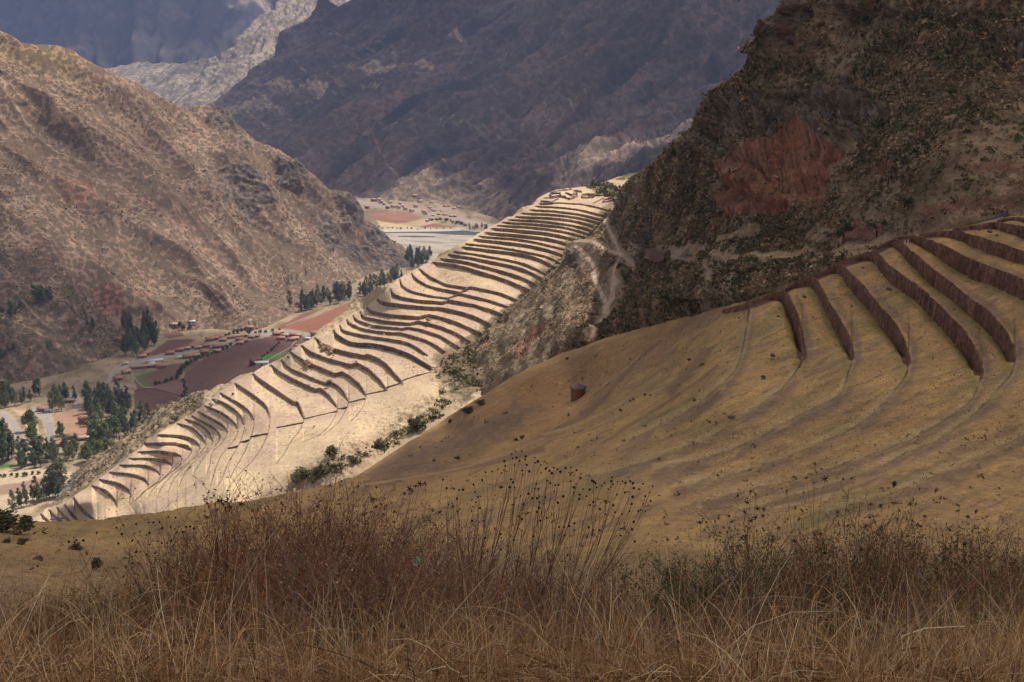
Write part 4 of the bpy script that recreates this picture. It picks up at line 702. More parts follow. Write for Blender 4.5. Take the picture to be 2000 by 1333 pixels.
def tree_proto(name, kind, seed, n, col):
    root = empty(name, (0, 0, -9000)); v, f, k = crown_mesh(kind, seed, n); v = v.copy()
    mk("crown", v, f, M_tree, A(col)[None] * k[:, None], parent=root)
    if kind == 'shrub': return root
    zz = np.linspace(-.03, .85, 7); an = np.arange(6) / 6 * 2 * math.pi; wob = np.random.default_rng(seed + 5).normal(size=(7, 2)) * .008
    ring = np.stack([np.stack([np.cos(an) * .016 * (1.15 - z) + wob[i, 0], np.sin(an) * .016 * (1.15 - z) + wob[i, 1], an * 0 + z], -1) for i, z in enumerate(zz)])
    idx = np.arange(42).reshape(7, 6); fc = [(idx[i, j], idx[i, (j + 1) % 6], idx[i + 1, (j + 1) % 6], idx[i + 1, j]) for i in range(6) for j in range(6)]
    mk("trunk", ring.reshape(-1, 3), fc, M_bark, parent=root); return root
EUC = cl(.10, .125, .062); EUC2 = cl(.145, .165, .078)
PR = {'tall': [tree_proto("eucalyptus_tree", 'tall', 10 + k, 1500, EUC if k % 2 else EUC2) for k in range(4)], 'slim': [tree_proto("eucalyptus_tree", 'slim', 30 + k, 700, EUC) for k in range(2)],
      'round': [tree_proto("leafy_tree", 'round', 40 + k, 1600, cl(.13, .155, .058)) for k in range(3)], 'shrub': [tree_proto("dark_shrub", 'shrub', 50 + k, 1100, cl(.085, .086, .040)) for k in range(3)]}
FB = A(bot_F := [(-260, 800), (0, 782), (120, 772), (230, 722), (300, 664), (400, 652), (500, 652), (560, 628), (620, 606), (700, 585), (760, 562), (840, 540)], float)
def land(px, py):
    """point on whichever of the left hill, the dark mountainside and the valley floor the pixel shows"""
    Y = float(floorY(px, py)) if py > 366 else 1e9
    if px < 838 and py < np.interp(px, FB[:, 0], FB[:, 1]): Y = min(Y, float(SFt.Y(px, py)))
    if px > 690 and py < 424: Y = min(Y, float(SGt.Y(px, py)))
    return P(px, py, Y), Y
used = set()
def plant(kind, p, h, label, cat, group, wide=1.0):
    pr = PR[kind][rng.integers(len(PR[kind]))]
    if pr.name in used: o = copy_tree(pr)
    else: o = pr; used.add(pr.name)
    o.location = Vector(p); o.rotation_euler = (0, 0, rng.random() * 6.28); s = h * wide * 1.05; o.scale = (s, s, h); tag(o, label, cat, group); return o
GROVES = [  # outline of the trunks' feet, count, height in pixels, kind, place
 ([(0, 895), (24, 895), (30, 908), (0, 908)], 6, 88, 'tall', "tall dark eucalyptus beside the leftmost road bend", 1.0),
 ([(54, 838), (74, 838), (74, 876), (56, 876)], 7, 44, 'round', "bushy green tree on the strip between the two road bends", 1.0),
 ([(36, 880), (112, 885), (112, 925), (40, 926)], 24, 42, 'tall', "dark eucalyptus in the grove below the road bends", 1.2),
 ([(108, 842), (124, 846), (122, 862), (110, 858)], 3, 36, 'round', "tree standing alone right of the road", .8),
 ([(126, 880), (166, 876), (166, 902), (130, 906)], 8, 42, 'tall', "eucalyptus behind the farm with terracotta roofs", 1.1),
 ([(166, 884), (215, 872), (212, 890), (168, 906)], 9, 36, 'round', "round dark tree below the green plot", 1.2),
 ([(203, 870), (238, 858), (240, 868), (206, 882)], 5, 32, 'slim', "slim tree by the foot of the sunlit spur", 1.3),
 ([(22, 985), (60, 978), (60, 996), (24, 1004)], 5, 52, 'tall', "eucalyptus at the left edge beside the bare field", .95),
 ([(62, 980), (84, 968), (88, 986), (64, 994)], 4, 52, 'tall', "eucalyptus in the middle of the field-edge row", .95),
 ([(88, 972), (132, 948), (130, 966), (96, 986)], 9, 72, 'tall', "tall eucalyptus against the rocky flank of the spur", 1.0),
 ([(176, 846), (236, 842), (232, 864), (180, 868)], 14, 40, 'round', "leafy tree behind the big farmhouse", 1.2),
 ([(236, 836), (296, 806), (296, 820), (244, 858)], 14, 44, 'tall', "eucalyptus tucked behind the spur's skyline", 1.1),
 ([(158, 790), (255, 776), (264, 824), (180, 838)], 34, 50, 'tall', "dark eucalyptus in the dense grove below the village", 1.1),
 ([(95, 782), (150, 780), (150, 802), (98, 806)], 10, 42, 'tall', "dark eucalyptus left of the grey road end", 1.0),
 ([(0, 772), (86, 770), (86, 794), (0, 798)], 18, 36, 'tall', "dark eucalyptus in the belt above the road bends", 1.1),
 ([(242, 640), (306, 640), (308, 676), (272, 700), (242, 702)], 30, 44, 'tall', "dark eucalyptus in the block left of the village fields", 1.0),
 ([(150, 630), (186, 640), (184, 658), (152, 650)], 7, 24, 'tall', "small eucalyptus on the shaded hill foot", 1.0),
 ([(0, 603), (52, 600), (50, 618), (0, 626)], 12, 22, 'tall', "eucalyptus at the left edge of the hillside", 1.1),
 ([(58, 582), (104, 578), (102, 594), (60, 598)], 10, 28, 'tall', "eucalyptus left of the green hillside field", 1.1),
 ([(0, 694), (100, 682), (100, 700), (0, 714)], 16, 26, 'tall', "eucalyptus in the lower hillside belt", 1.1),
 ([(562, 598), (640, 580), (692, 574), (686, 588), (580, 612)], 38, 32, 'tall', "eucalyptus in the row above the red field", 1.0),
 ([(556, 545), (602, 535), (600, 560), (560, 562)], 5, 20, 'slim', "slim eucalyptus scattered on the hill above the row", 1.4),
 ([(700, 572), (800, 532), (806, 540), (712, 588)], 34, 28, 'tall', "eucalyptus showing over the spur's upper rim", 1.0),
 ([(790, 500), (842, 500), (838, 520), (815, 532), (800, 528)], 32, 26, 'tall', "eucalyptus in the grove by the river bed", 1.0),
 ([(486, 636), (506, 636), (506, 641), (486, 641)], 3, 18, 'slim', "poplar by the village houses", 1.4),
 ([(905, 444), (958, 447), (956, 452), (908, 450)], 11, 11, 'tall', "distant tree beside the river", 1.3),
 ([(1216, 282), (1250, 266), (1330, 246), (1322, 262), (1230, 288)], 20, 9, 'tall', "tiny dark pine on the far mountainside", 1.2)]
for poly, n, hp, kind, where, wide in GROVES:
    x, y = in_poly(poly, n); o_ = np.argsort(-y)
    rank = np.argsort(np.argsort(x))
    for px, py, rk in zip(x[o_], y[o_], rank[o_]):
        if px > 1200: Y = float(SGt.Y(px, py)); p = P(px, py, Y)
        else: p, Y = land(px, py)
        plant(kind, p, hp * rng.uniform(.72, 1.12) * Y / F, f"{where}, {nth(rk).replace('highest', 'first')} from the left", "tree", "trees: " + where, wide)
HEDGES = [([(305, 753), (330, 745), (346, 738)], 8, 6, "round hedge bush along the edge between two brown fields"), ([(346, 738), (354, 724), (366, 712), (390, 702), (420, 690), (450, 676)], 20, 8, "hedge bush in the curved line beside the big brown field"), ([(356, 746), (362, 760), (356, 780), (346, 790)], 12, 7, "hedge bush in the ditch running down to the spur"), ([(496, 714), (520, 694), (545, 672)], 12, 5, "low bush along the diagonal field path"), ([(440, 656), (470, 650), (500, 652), (545, 645)], 12, 7, "rounded tree between the village roofs"),
          ([(350, 638), (372, 642)], 3, 7, "rounded bush by the uppermost village houses"), ([(740, 446), (800, 448), (880, 447)], 14, 3, "bush on the river's far bank"), ([(835, 432), (870, 431), (895, 436), (910, 442)], 14, 5, "bush among the far village fields"), ([(0, 932), (40, 930), (90, 925)], 8, 8, "bush on the bank above the bare field")]
for ln, n, hp, lab in HEDGES:
    L_ = smooth_line(ln, 8) if len(ln) > 2 else A(ln, float); d = np.linspace(0, 1, n); u = np.linspace(0, 1, len(L_))
    for ia, a in enumerate(d):
        px, py = np.interp(a, u, L_[:, 0]) + rng.normal() * 1.5, np.interp(a, u, L_[:, 1]) + rng.normal() * 1.0; p, Y = land(px, py); plant('shrub', p, hp * rng.uniform(.7, 1.3) * Y / F, f"{lab}, {nth(ia).replace('highest', 'first')} along", "bush", "bushes: " + lab, 1.1)
plant('shrub', land(492, 715)[0], 12 * 1150 / F, "single round dark tree beside the pale shed on the big field", "tree", None, .9)
SHR = [(820, 838, 26, 1.3, 'S', "large dark green bush where the gully path meets the golden slope"), (806, 832, 18, 1.1, 'S', "dark bush just left of the largest gully bush"), (648, 895, 26, 1.0, 'S', "dark green bush standing in the lower gully"), (742, 874, 18, 1.2, 'S', "dark bush low on the rim of the golden slope"), (690, 905, 14, 1.2, 'S', "small green bush in the gully left of the rim"), (590, 938, 26, 1.6, 'S', "grey-green bush beside the lower stone walls"), (625, 928, 22, 1.5, 'S', "grey bush behind the tall dry twigs"), (643, 752, 11, 1.0, 'S', "dark shrub overhanging a wall kink on the sunlit terraces"), (345, 822, 8, 1.3, 'S', "brown bush at the head of the crowded small terraces"),
       (915, 808, 14, 2.2, 'B', "dark bush row on the golden slope, lower end"), (940, 792, 12, 2.0, 'B', "dark bush row on the golden slope, upper end"), (880, 826, 8, 1.4, 'B', "small dark shrub below the bush row on the slope"), (892, 898, 7, 1.9, 'B', "low dark shrub on the slope left of the pinkish track"), (1008, 862, 7, 1.4, 'B', "brown round shrub on the slope beside the track, upper one"), (1020, 858, 8, 1.4, 'B', "brown round shrub on the slope beside the track, right of its twin"), (1746, 951, 13, .9, 'B', "small green round bush alone on the right of the golden slope"), (1108, 703, 5, 1.6, 'B', "small dark shrub on the rim above the round hut"),
       (22, 1040, 52, 1.6, 'B', "big dark bush at the left edge of the near slope"), (52, 1034, 30, 1.3, 'B', "green bush right of the big dark bush at the left edge"), (46, 1064, 14, 1.8, 'B', "low brown bush below the big left-edge bush"), (12, 1062, 12, 1.6, 'B', "low brown bush at the very left edge"), (150, 1074, 14, 2.0, 'B', "low brown bush beside the bare bank on the left"), (75, 1096, 10, 1.9, 'B', "grey low shrub on the near left slope"), (190, 1112, 30, .7, 'B', "upright dark green shrub behind the left grass"), (1373, 618, 12, 1.2, 'E', "dark bush beside the foot of the lower path"), (1648, 460, 26, 1.3, 'E', "dark round bush behind the ruined house"), (1705, 452, 20, 1.2, 'E', "olive bush above the ruined house"), (1770, 402, 16, 1.5, 'E', "dark bush below the red landslip")]
for px, py, hp, wd, sf, lab in SHR:
    S_ = {'S': SCt, 'B': SBt, 'E': SEt}[sf]; Y = float(S_.Y(px, py)); plant('shrub', P(px, py, Y), hp * Y / F, lab, "bush", None, wd)
# ------------------------------------------------------------ solids
def box(c, s, rz=0.0):
    """8 corners and 6 faces of a box centred at c"""
    v = A([(x, y, z) for x in (-.5, .5) for y in (-.5, .5) for z in (-.5, .5)]) * A(s); ca, sa = math.cos(rz), math.sin(rz)
    v = np.c_[v[:, 0] * ca - v[:, 1] * sa, v[:, 0] * sa + v[:, 1] * ca, v[:, 2]] + A(c); return v, A([(0, 1, 3, 2), (4, 6, 7, 5), (0, 4, 5, 1), (2, 3, 7, 6), (0, 2, 6, 4), (1, 5, 7, 3)])
def join(parts):
    vs, fs, n = [], [], 0
    for v, f in parts: vs.append(v); fs.append(A(f) + n); n += len(v)
    return np.vstack(vs), np.vstack(fs)
M_adobe = flat_mat("adobe_wall", (.30, .17, .115), .95, .5, .3, .05); M_plaster = flat_mat("pale_plaster", (.55, .47, .40), .9, .5, .15)
M_tile = flat_mat("terracotta_tiles", (.36, .19, .135), .85, 1.2, .35, .1); M_tile2 = flat_mat("faded_pink_tiles", (.44, .28, .215), .85, 1.2, .3, .1); M_tin = flat_mat("pale_metal_roof", (.55, .55, .56), .5, .8, .12); M_dark = flat_mat("dark_opening", (.02, .017, .015), .8)
def house(L_, W_, H_, roofm, wallm, flat=False):
    r = empty("house", (0, 0, -9000)); rh = W_ * (.10 if flat else .27); g = [(s * L_ / 2, y, z) for s in (-1, 1) for y, z in ((-W_ / 2, -2), (W_ / 2, -2), (W_ / 2, H_), (0, H_ + rh), (-W_ / 2, H_))]
    me = bpy.data.meshes.new("wall"); me.from_pydata(g, [], [(4, 3, 2, 1, 0), (5, 6, 7, 8, 9)] + [(k, (k + 1) % 5, (k + 1) % 5 + 5, k + 5) for k in range(5)]); me.materials.append(wallm); go = bpy.data.objects.new("wall", me); SC.collection.objects.link(go); go.parent = r
    o = .5; a, b = L_ / 2 + o, W_ / 2 + o; e = -o * rh / (W_ / 2); t_ = .18; P_ = []
    for s in (-1, 1):
        q = A([(-a, s * b, H_ + e), (a, s * b, H_ + e), (a, 0, H_ + rh), (-a, 0, H_ + rh)]) + A([0, 0, .03]); P_.append((np.vstack([q, q + A([0, 0, t_])]), A([(0, 1, 2, 3), (7, 6, 5, 4), (0, 4, 5, 1), (1, 5, 6, 2), (2, 6, 7, 3), (3, 7, 4, 0)])))
    mk("roof", *join(P_), roofm, parent=r)
    v, f = join([box((L_ * .1, -W_ / 2 - .02, 1.0), (1.0, .12, 2.0))]); mk("door", v, f, M_dark, parent=r)
    v, f = join([box((-L_ * .25, -W_ / 2 - .02, 1.6), (.9, .12, .8))]); mk("window", v, f, M_dark, parent=r); return r
HP = {'t': house(9, 5.5, 2.9, M_tile, M_adobe), 'p': house(8, 5, 2.7, M_tile2, M_adobe), 'b': house(13, 7, 4.6, M_tile, M_adobe), 'w': house(6, 5, 2.4, M_tin, M_plaster, True), 'l': house(30, 4.5, 2.8, M_tile2, M_adobe), 'm': house(17, 6, 3, M_tin, M_plaster, True), 'f': house(9, 6, 3.2, M_tile2, M_plaster)}
hused = set()
def put_house(k, px, py, rz, label, group=None, sc=1.0):
    o = HP[k] if k not in hused else copy_tree(HP[k]); hused.add(k); p, Y = land(px, py); o.location = Vector(p); o.rotation_euler = (0, 0, rz); o.scale = (sc,) * 3; tag(o, label, "house", group)
    if px > 700: o['label'] = label
hl = []; g1, l1 = "houses of the roadside village", "terracotta-roofed adobe house packed along the village road"
for k, px, py, rz in [('t', 284, 694, .5), ('p', 278, 699, .5), ('t', 332, 693, .45), ('t', 350, 687, .4), ('p', 365, 684, .45), ('t', 375, 680, .4), ('p', 387, 682, .35), ('t', 402, 679, .4), ('t', 367, 700, .5), ('p', 383, 698, .3), ('t', 399, 691, .3), ('t', 423, 680, .4), ('p', 424, 689, .2), ('t', 410, 666, .4), ('t', 419, 664, .4), ('t', 429, 661, .4), ('p', 435, 667, .3), ('t', 468, 666, .2), ('p', 469, 673, .2), ('t', 476, 669, .4)]: hl.append((k, px, py, rz))
for j, q in enumerate(sorted(hl, key=lambda q: q[1])): put_house(*q, f"{l1}, {nth(j).replace('highest', 'first')} from the left", g1)
hl = []; g2, l2 = "houses at the crossroads behind the spur", "small pink-roofed house at the crossroads beside the red field"
for k, px, py, rz in [('p', 491, 661, .1), ('p', 500, 659, -.2), ('t', 540, 655, .2), ('p', 548, 652, .1), ('p', 558, 658, 0), ('t', 572, 657, .2), ('p', 583, 658, -.1), ('t', 569, 666, .3), ('t', 549, 664, .1), ('p', 577, 664, .1)]: hl.append((k, px, py, rz))
for j, q in enumerate(sorted(hl, key=lambda q: q[1])): put_house(*q, f"{l2}, {nth(j).replace('highest', 'first')} from the left", g2)
for k, px, py, rz, lab in [('t', 231, 743, .3, "terracotta-roofed house at the lower end of the village by the road bend"), ('p', 247, 730, .9, "pink-roofed house just above the road bend"), ('l', 284, 719, .38, "long narrow pink-roofed shed in the village"), ('m', 301, 709, .42, "long pale metal-roofed shed in the village"), ('w', 297, 713, .4, "small white-roofed shed below the long pink shed"), ('t', 315, 719, .4, "terracotta house alone below the long sheds"), ('w', 350, 701, .5, "white-roofed building in the middle of the village"), ('l', 457, 661, .5, "long row roof at the upper end of the village"), ('b', 618, 657, .1, "big tan-roofed house behind the spur at the crossroads"), ('w', 601, 664, .1, "white-roofed store left of the big tan roof"), ('t', 584, 680, .4, "terracotta house on the spur's edge by the brown field, upper one"), ('t', 576, 686, .4, "terracotta house on the spur's edge by the brown field, lower one"), ('m', 508, 713, .1, "pale open shed on the field beside the single round tree"),
                           ('p', 340, 637, .2, "pale pink house at the hill foot, leftmost of its group"), ('w', 376, 631, .3, "house with a dark doorway on the pale hill foot"), ('t', 488, 643, .2, "terracotta house beside the poplars"), ('w', 701, 573, .1, "white house among the trees behind the spur"), ('t', 679, 576, .2, "tan-roofed house in the tree row above the red field"), ('t', 698, 590, .3, "terracotta house at the end of the red field"), ('w', 660, 552, .1, "tiny white house high in the tree row"), ('b', 172, 826, -.15, "big terracotta farmhouse with two storeys among the lower trees"), ('t', 184, 822, .2, "small outbuilding right of the big farmhouse"), ('t', 142, 856, .5, "terracotta farm roof left of the green plot, biggest one"), ('p', 158, 860, .45, "pink farm roof touching the green plot"), ('w', 166, 859, .45, "small pale roof at the end of the farm row"), ('t', 112, 872, .3, "terracotta roof beside the right road bend"), ('p', 182, 850, .2, "low red-roofed wall building behind the green plot"), ('t', 85, 803, .2, "terracotta roof at the top of the right road bend"), ('w', 96, 805, .2, "small white roof at the top of the right road bend"), ('p', 136, 786, .3, "terracotta roof among the dark belt trees")]: put_house(k, px, py, rz, lab)
g3, l3 = "houses of the far village", "tiny distant house of the village across the river"
for j, (px, py) in enumerate(sorted([(786, 403), (782, 398), (757, 406), (768, 405), (779, 406), (812, 404), (839, 407), (828, 415), (838, 413), (843, 411), (848, 413), (831, 418), (857, 420), (868, 421), (881, 424), (889, 424), (895, 406), (887, 409), (877, 404), (869, 404), (862, 413), (843, 397), (809, 384), (853, 429), (861, 429), (843, 430), (834, 432), (804, 413), (717, 406), (739, 392), (729, 392), (744, 396), (762, 396), (820, 395), (874, 421), (750, 399), (792, 409), (846, 422)])): put_house(['f', 'p', 'w', 'f'][int(px) % 4], px, py, (px * .37) % 1.2 - .4, f"{l3}, {nth(j).replace('highest', 'first')} from the left", g3, .85)
def lathe(prof, n=24, jit=0.0, seed=0):
    r = np.random.default_rng(seed); an = np.arange(n) / n * 2 * math.pi; v = np.stack([np.stack([np.cos(an) * a * (1 + jit * r.normal(size=n)), np.sin(an) * a * (1 + jit * r.normal(size=n)), an * 0 + z], -1) for a, z in prof])
    i = np.arange(len(prof) * n).reshape(len(prof), n); f = [(i[k, j], i[k, (j + 1) % n], i[k + 1, (j + 1) % n], i[k + 1, j]) for k in range(len(prof) - 1) for j in range(n)]; return v.reshape(-1, 3), A(f)
# round hut
Yh = float(SBt.Y(1127, 774)); hp = P(1127, 774, Yh); u = Yh / F
hp = hp + A([0, -3.5, 2.4]); u *= 1.05; hut = tag(empty("round_hut", hp), "round brown hut with a grey conical thatched roof on the golden slope", "hut")
v, f = lathe([(13.6 * u, -3.5), (13.7 * u, 0), (13.6 * u, 12 * u), (13.4 * u, 12 * u), (13.3 * u, 9 * u)], 40, .012, 3); mk("wall", v, f, flat_mat("reed_wall", (.25, .115, .05), .95, 3.0, .35), parent=hut)
pl = [box((13.75 * u * math.cos(a), 13.75 * u * math.sin(a), 6.0 * u), (.14, .14, 11.8 * u), a) for a in np.linspace(0, 6.28, 22)[:-1]]; mk("wall_post", *join(pl), flat_mat("post_wood", (.36, .20, .085), .9, 4, .4), parent=hut)
v, f = lathe([(16.6 * u, 10.8 * u), (17.0 * u, 11.3 * u), (12.0 * u, 14.0 * u), (6 * u, 17.0 * u), (1.2 * u, 19.4 * u), (.5 * u, 20.6 * u), (.01, 20.8 * u)], 44, .018, 5); mk("roof", v, f, flat_mat("grey_thatch", (.17, .155, .145), .95, 2.5, .4, .15), parent=hut)
# blue bin
Yb = float(SBt.Y(1110, 813)); ub = Yb / F; bn = tag(empty("litter_bin", P(1110, 813, Yb)), "small blue litter bin standing on the slope below the round hut", "bin"); v, f = lathe([(1.9 * ub, 0), (2.1 * ub, 6.2 * ub), (1.9 * ub, 6.3 * ub), (1.8 * ub, 4 * ub)], 12); mk("body", v, f, flat_mat("blue_plastic", (.025, .07, .28), .5, 2, .1), parent=bn)
v, f = box((-.1, -2.15 * ub, 4.6 * ub), (1.6 * ub, .03, 1.6 * ub)); mk("sticker", v, f, flat_mat("white_sticker", (.7, .7, .7), .6, 1, .05), parent=bn)
# boulders
def rock_mesh(name, seed, mat):
    import bmesh
    bm = bmesh.new(); bmesh.ops.create_icosphere(bm, subdivisions=3, radius=.5); v = A([q.co for q in bm.verts]); n = v / np.linalg.norm(v, axis=1, keepdims=True)
    d = fbm(n * 1.1 + seed * 7, 4, seed); c = fbm(n * 3 + seed, 3, seed + 1, ridge=True); v = n * (.5 + .38 * d + .1 * c)[:, None]; v[:, 2] = np.maximum(v[:, 2], -.22) * .8 + .12
    for q, co in zip(bm.verts, v): q.co = co
    me = bpy.data.meshes.new(name); bm.to_mesh(me); bm.free(); me.materials.append(mat); return me
M_rock = flat_mat("dark_boulder_stone", (.115, .085, .07), .95, 1.5, .5, .2); M_rockg = flat_mat("grey_boulder_stone", (.24, .22, .20), .95, 1.5, .45, .2); M_white = flat_mat("white_stone", (.62, .58, .52), .9, 1.5, .15)
RM = [rock_mesh("boulder", k, M_rock) for k in range(4)]; RG = [rock_mesh("boulder", 10 + k, M_rockg) for k in range(2)]; RW = rock_mesh("boulder", 20, M_white)
ROCKS = [(1509, 699, 11, 'B', "dark boulder near the middle of the lowest grassy step, upper of two"), (1491, 741, 11, 'B', "dark boulder on the lowest grassy step, lower of two"), (1428, 820, 12, 'B', "dark boulder farthest down the open golden slope"), (1520, 621, 6, 'B', "small dark rock near the top of the first step"), (1571, 584, 9, 'B', "dark rock near the top of the second step"), (1588, 622, 4, 'B', "tiny dark rock halfway down the second step"), (1663, 600, 5, 'B', "tiny dark rock on the third step"), (1443, 623, 5, 'B', "tiny rock at the lowest wall's foot"),
         (1685, 526, 6, 'B', "small dark rock at the top of the fourth step"), (1736, 570, 11, 'B', "large dark boulder on the fourth step"), (1864, 607, 7, 'B', "dark rock midway along the sixth step"), (1738, 496, 4, 'B', "tiny rock at the top of the fifth step"), (1913, 452, 6, 'B', "leftmost of three rocks on a high step at the right"), (1933, 457, 9, 'B', "largest of three rocks on a high step at the right"), (1947, 463, 7, 'B', "rightmost of three rocks on a high step at the right"), (1259, 774, 7, 'B', "dark rock on the slope right of the hut"), (1212, 804, 7, 'B', "dark rock below and right of the hut"), (1236, 780, 4, 'B', "tiny rock between the two dark rocks right of the hut"), (1270, 774, 5, 'B', "flat grey rock beside the dark rock right of the hut"),
         (1346, 706, 8, 'B', "dark rock at the head of the brown worn patch"), (837, 629, 11, 'S', "big pale and dark boulder sitting on a sunlit terrace"), (722, 641, 7, 'S', "grey boulder against a wall of the middle terraces"), (412, 793, 9, 'S', "grey boulder at the end of a small terrace wall"), (422, 786, 6, 'S', "smaller grey stone beside the grey boulder on the small terraces"), (455, 772, 6, 'S', "ring of stones on an upper left terrace"), (563, 700, 6, 'S', "dark rock at the rim of the lower terraces"), (1585, 526, 8, 'E', "white stone beside the path above the lowest steps"), (613, 835, 5, 'S', "pale flat stone on the lower gravelly ground"), (567, 853, 5, 'S', "white stone on the pale ground below the step walls"), (696, 708, 4, 'S', "small dark rock on the lower terraces"), (808, 719, 4, 'S', "dark rock in the middle of the widest lower terrace"), (371, 915, 5, 'S', "dark tuft rock among the close contour lines")]
for i, (px, py, w_, sf, lab) in enumerate(ROCKS):
    S_ = {'S': SCt, 'B': SBt, 'E': SEt}[sf]; Y = float(S_.Y(px, py)); s = w_ * Y / F; me = RW if 'white' in lab else (RG[i % 2] if 'grey' in lab or 'pale' in lab else RM[i % 4])
    o = bpy.data.objects.new("boulder", me); SC.collection.objects.link(o); p = P(px, py - .3 * w_, Y); o.location = Vector(p); o.scale = (s * 1.1, s * .9, s * rng.uniform(.7, .95)); o.rotation_euler = (0, 0, rng.random() * 6); tag(o, lab, "rock", "boulders and loose rocks")
# rubble where walls have slumped
for px, py, n, lab in [(634, 678, 26, "rubble spilling from the gap in a lower terrace wall, left of two"), (646, 684, 26, "rubble spilling from the gap in a lower terrace wall, right of two"), (602, 712, 26, "rubble heap at the broken corner of a terrace wall"), (848, 725, 16, "loose stones at the end of the tallest dark wall")]:
    parts = []
    for k in range(n):
        s = rng.uniform(.5, 1.5); x_, y_ = px + rng.normal() * 3.5, py + rng.normal() * 3.5; p = SCt.pt(x_, y_); v, f = box((0, 0, 0), (s, s * .8, s * .7), rng.random() * 3); v = v * (1 + .25 * rng.normal(size=v.shape)); parts.append((v + p + A([0, 0, .2]), f))
    v, f = join(parts); tag(mk("rubble_heap", v, f, flat_mat("reddish_rubble", (.36, .23, .15), .95, 1, .3)), lab, "rubble")
# ruined house on the right, platform wall, hilltop ruins
def ruin(label, corners, surf, hpx, mat, thick=.7, cat="ruin", name="stone_ruin"):
    root = tag(empty(name, surf.pt(*corners[0])), label, cat); base = A(root.location); Y0 = [float(surf.Y(*c)) for c in corners]
    for (a, b), (Ya, Yb_) in zip(zip(corners[:-1], corners[1:]), zip(Y0[:-1], Y0[1:])):
        pa, pb = P(*a, Ya), P(*b, Yb_); m = max(3, int(np.linalg.norm(pb - pa) / .7)); t = np.linspace(0, 1, m)[:, None]; L_ = pa + (pb - pa) * t; d = (pb - pa)[:2]; d = d / (np.linalg.norm(d) + 1e-9); nr = A([d[1], -d[0], 0]) * thick / 2
        h = hpx * (Ya + Yb_) / 2 / F * (.72 + .55 * fbm(L_ * .6 + 31, 3, 3)[:, None] * 1.6); up = A([[0, 0, 1.0]])
        G = np.stack([L_ + nr - up * 1.5, L_ + nr + up * h, L_ - nr + up * h, L_ - nr - up * 1.5], 1); f = grid_faces(*G.shape[:2]); k = len(G) * 4; f = np.vstack([f, [[0, 1, 2, 3], [k - 1, k - 2, k - 3, k - 4]]])
        c = np.ones((k, 3)) * A(mat) * (1 + .5 * fbm(G.reshape(-1, 3), 3, 7))[:, None]; mk("wall", G - base, f, M_stone, c, parent=root)
ruin("ruined roofless reddish stone house above the grassy steps", [(1648, 466), (1660, 462), (1712, 458), (1722, 450), (1668, 446), (1648, 466)], SEt, 18, (.27, .15, .11))
for i, (cs, h) in enumerate([([(1056, 394), (1078, 396), (1090, 390)], 3), ([(1062, 388), (1080, 388), (1100, 386)], 3), ([(1075, 380), (1094, 380), (1096, 386), (1076, 386), (1075, 380)], 6), ([(1098, 386), (1112, 391), (1128, 386), (1126, 378)], 6), ([(1104, 378), (1116, 384), (1124, 380)], 5), ([(1136, 388), (1160, 386), (1162, 381), (1138, 382), (1136, 388)], 5), ([(1142, 381), (1178, 383)], 3), ([(1178, 396), (1202, 392), (1200, 388), (1180, 391), (1178, 396)], 4), ([(1120, 374), (1136, 377)], 5), ([(1080, 376), (1104, 373), (1118, 371)], 4), ([(1160, 397), (1178, 388)], 1.5), ([(1054, 400), (1080, 398)], 2)]):
    ruin(["curved outer wall of the hilltop ruins, left end", "low second wall inside the left end of the hilltop ruins", "roofless room at the upper left of the hilltop ruins", "rounded bastion wall in the middle of the hilltop ruins", "short inner wall behind the rounded bastion", "square roofless house right of the bastion", "long low wall right of the hilltop houses", "small ruined house at the right end of the hilltop", "broken wall at the back of the hilltop ruins", "rear boundary wall on the hilltop crest", "thin diagonal wall across the hilltop field", "lowest wall just above the first terrace"][i], cs, SCt, h, (.23, .16, .12), .6)
Yp = SEt; o = wall_obj("platform_wall", [(1264, 488, 6), (1268, 490, 9), (1278, 494, 12), (1292, 497, 11), (1301, 495, 8), (1305, 490, 4)], SEt, .6, M_stone, (.16, .10, .07), lift=.4, proud=.8, n=2)
tag(o, "curved stone lookout platform wall where the cliff path turns", "lookout", None, "thing")
# poles, pipe, barrier
def tube(pts, r, n=6):
    p = A(pts, float); t = np.gradient(p, axis=0); t /= np.linalg.norm(t, axis=1, keepdims=True) + 1e-9; ref = np.where(np.abs(t[:, 2:3]) > .9, A([[1., 0, 0]]), A([[0, 0, 1.]])); a = np.cross(t, ref); a /= np.linalg.norm(a, axis=1, keepdims=True); b = np.cross(t, a)
    an = np.arange(n) / n * 2 * math.pi; r = np.broadcast_to(A(r, float), (len(p),)); v = p[:, None] + (a[:, None] * np.cos(an)[None, :, None] + b[:, None] * np.sin(an)[None, :, None]) * r[:, None, None]
    i = np.arange(len(p) * n).reshape(len(p), n); f = [(i[k, j], i[k, (j + 1) % n], i[k + 1, (j + 1) % n], i[k + 1, j]) for k in range(len(p) - 1) for j in range(n)]; return v.reshape(-1, 3), A(f)
M_wood = flat_mat("bare_wood", (.50, .38, .22), .8, 3, .2)
for px, lab in ((1766, "left of two pale leaning poles against the fifth wall"), (1772, "right of two pale leaning poles against the fifth wall")):
    Y = float(SBt.Y(px, 474)) - 1.2; v, f = tube([P(px, 479, Y - 1.2), P(px + 2.2, 469, Y - .1)], .07); tag(mk("wooden_pole", v, f, M_wood), lab, "pole", "leaning poles")
M_blue = flat_mat("blue_hose", (.03, .08, .30), .5, 1, .1)
L_ = smooth_line([(1922, 437), (1934, 434), (1945, 430), (1956, 426), (1967, 422)], 4); p = SEt.pt(L_[:, 0], L_[:, 1]); p[:, 2] += .5; v, f = tube(p, .1); tag(mk("water_pipe", v, f, M_blue), "thin blue pipe lying along the path above the highest steps", "pipe")
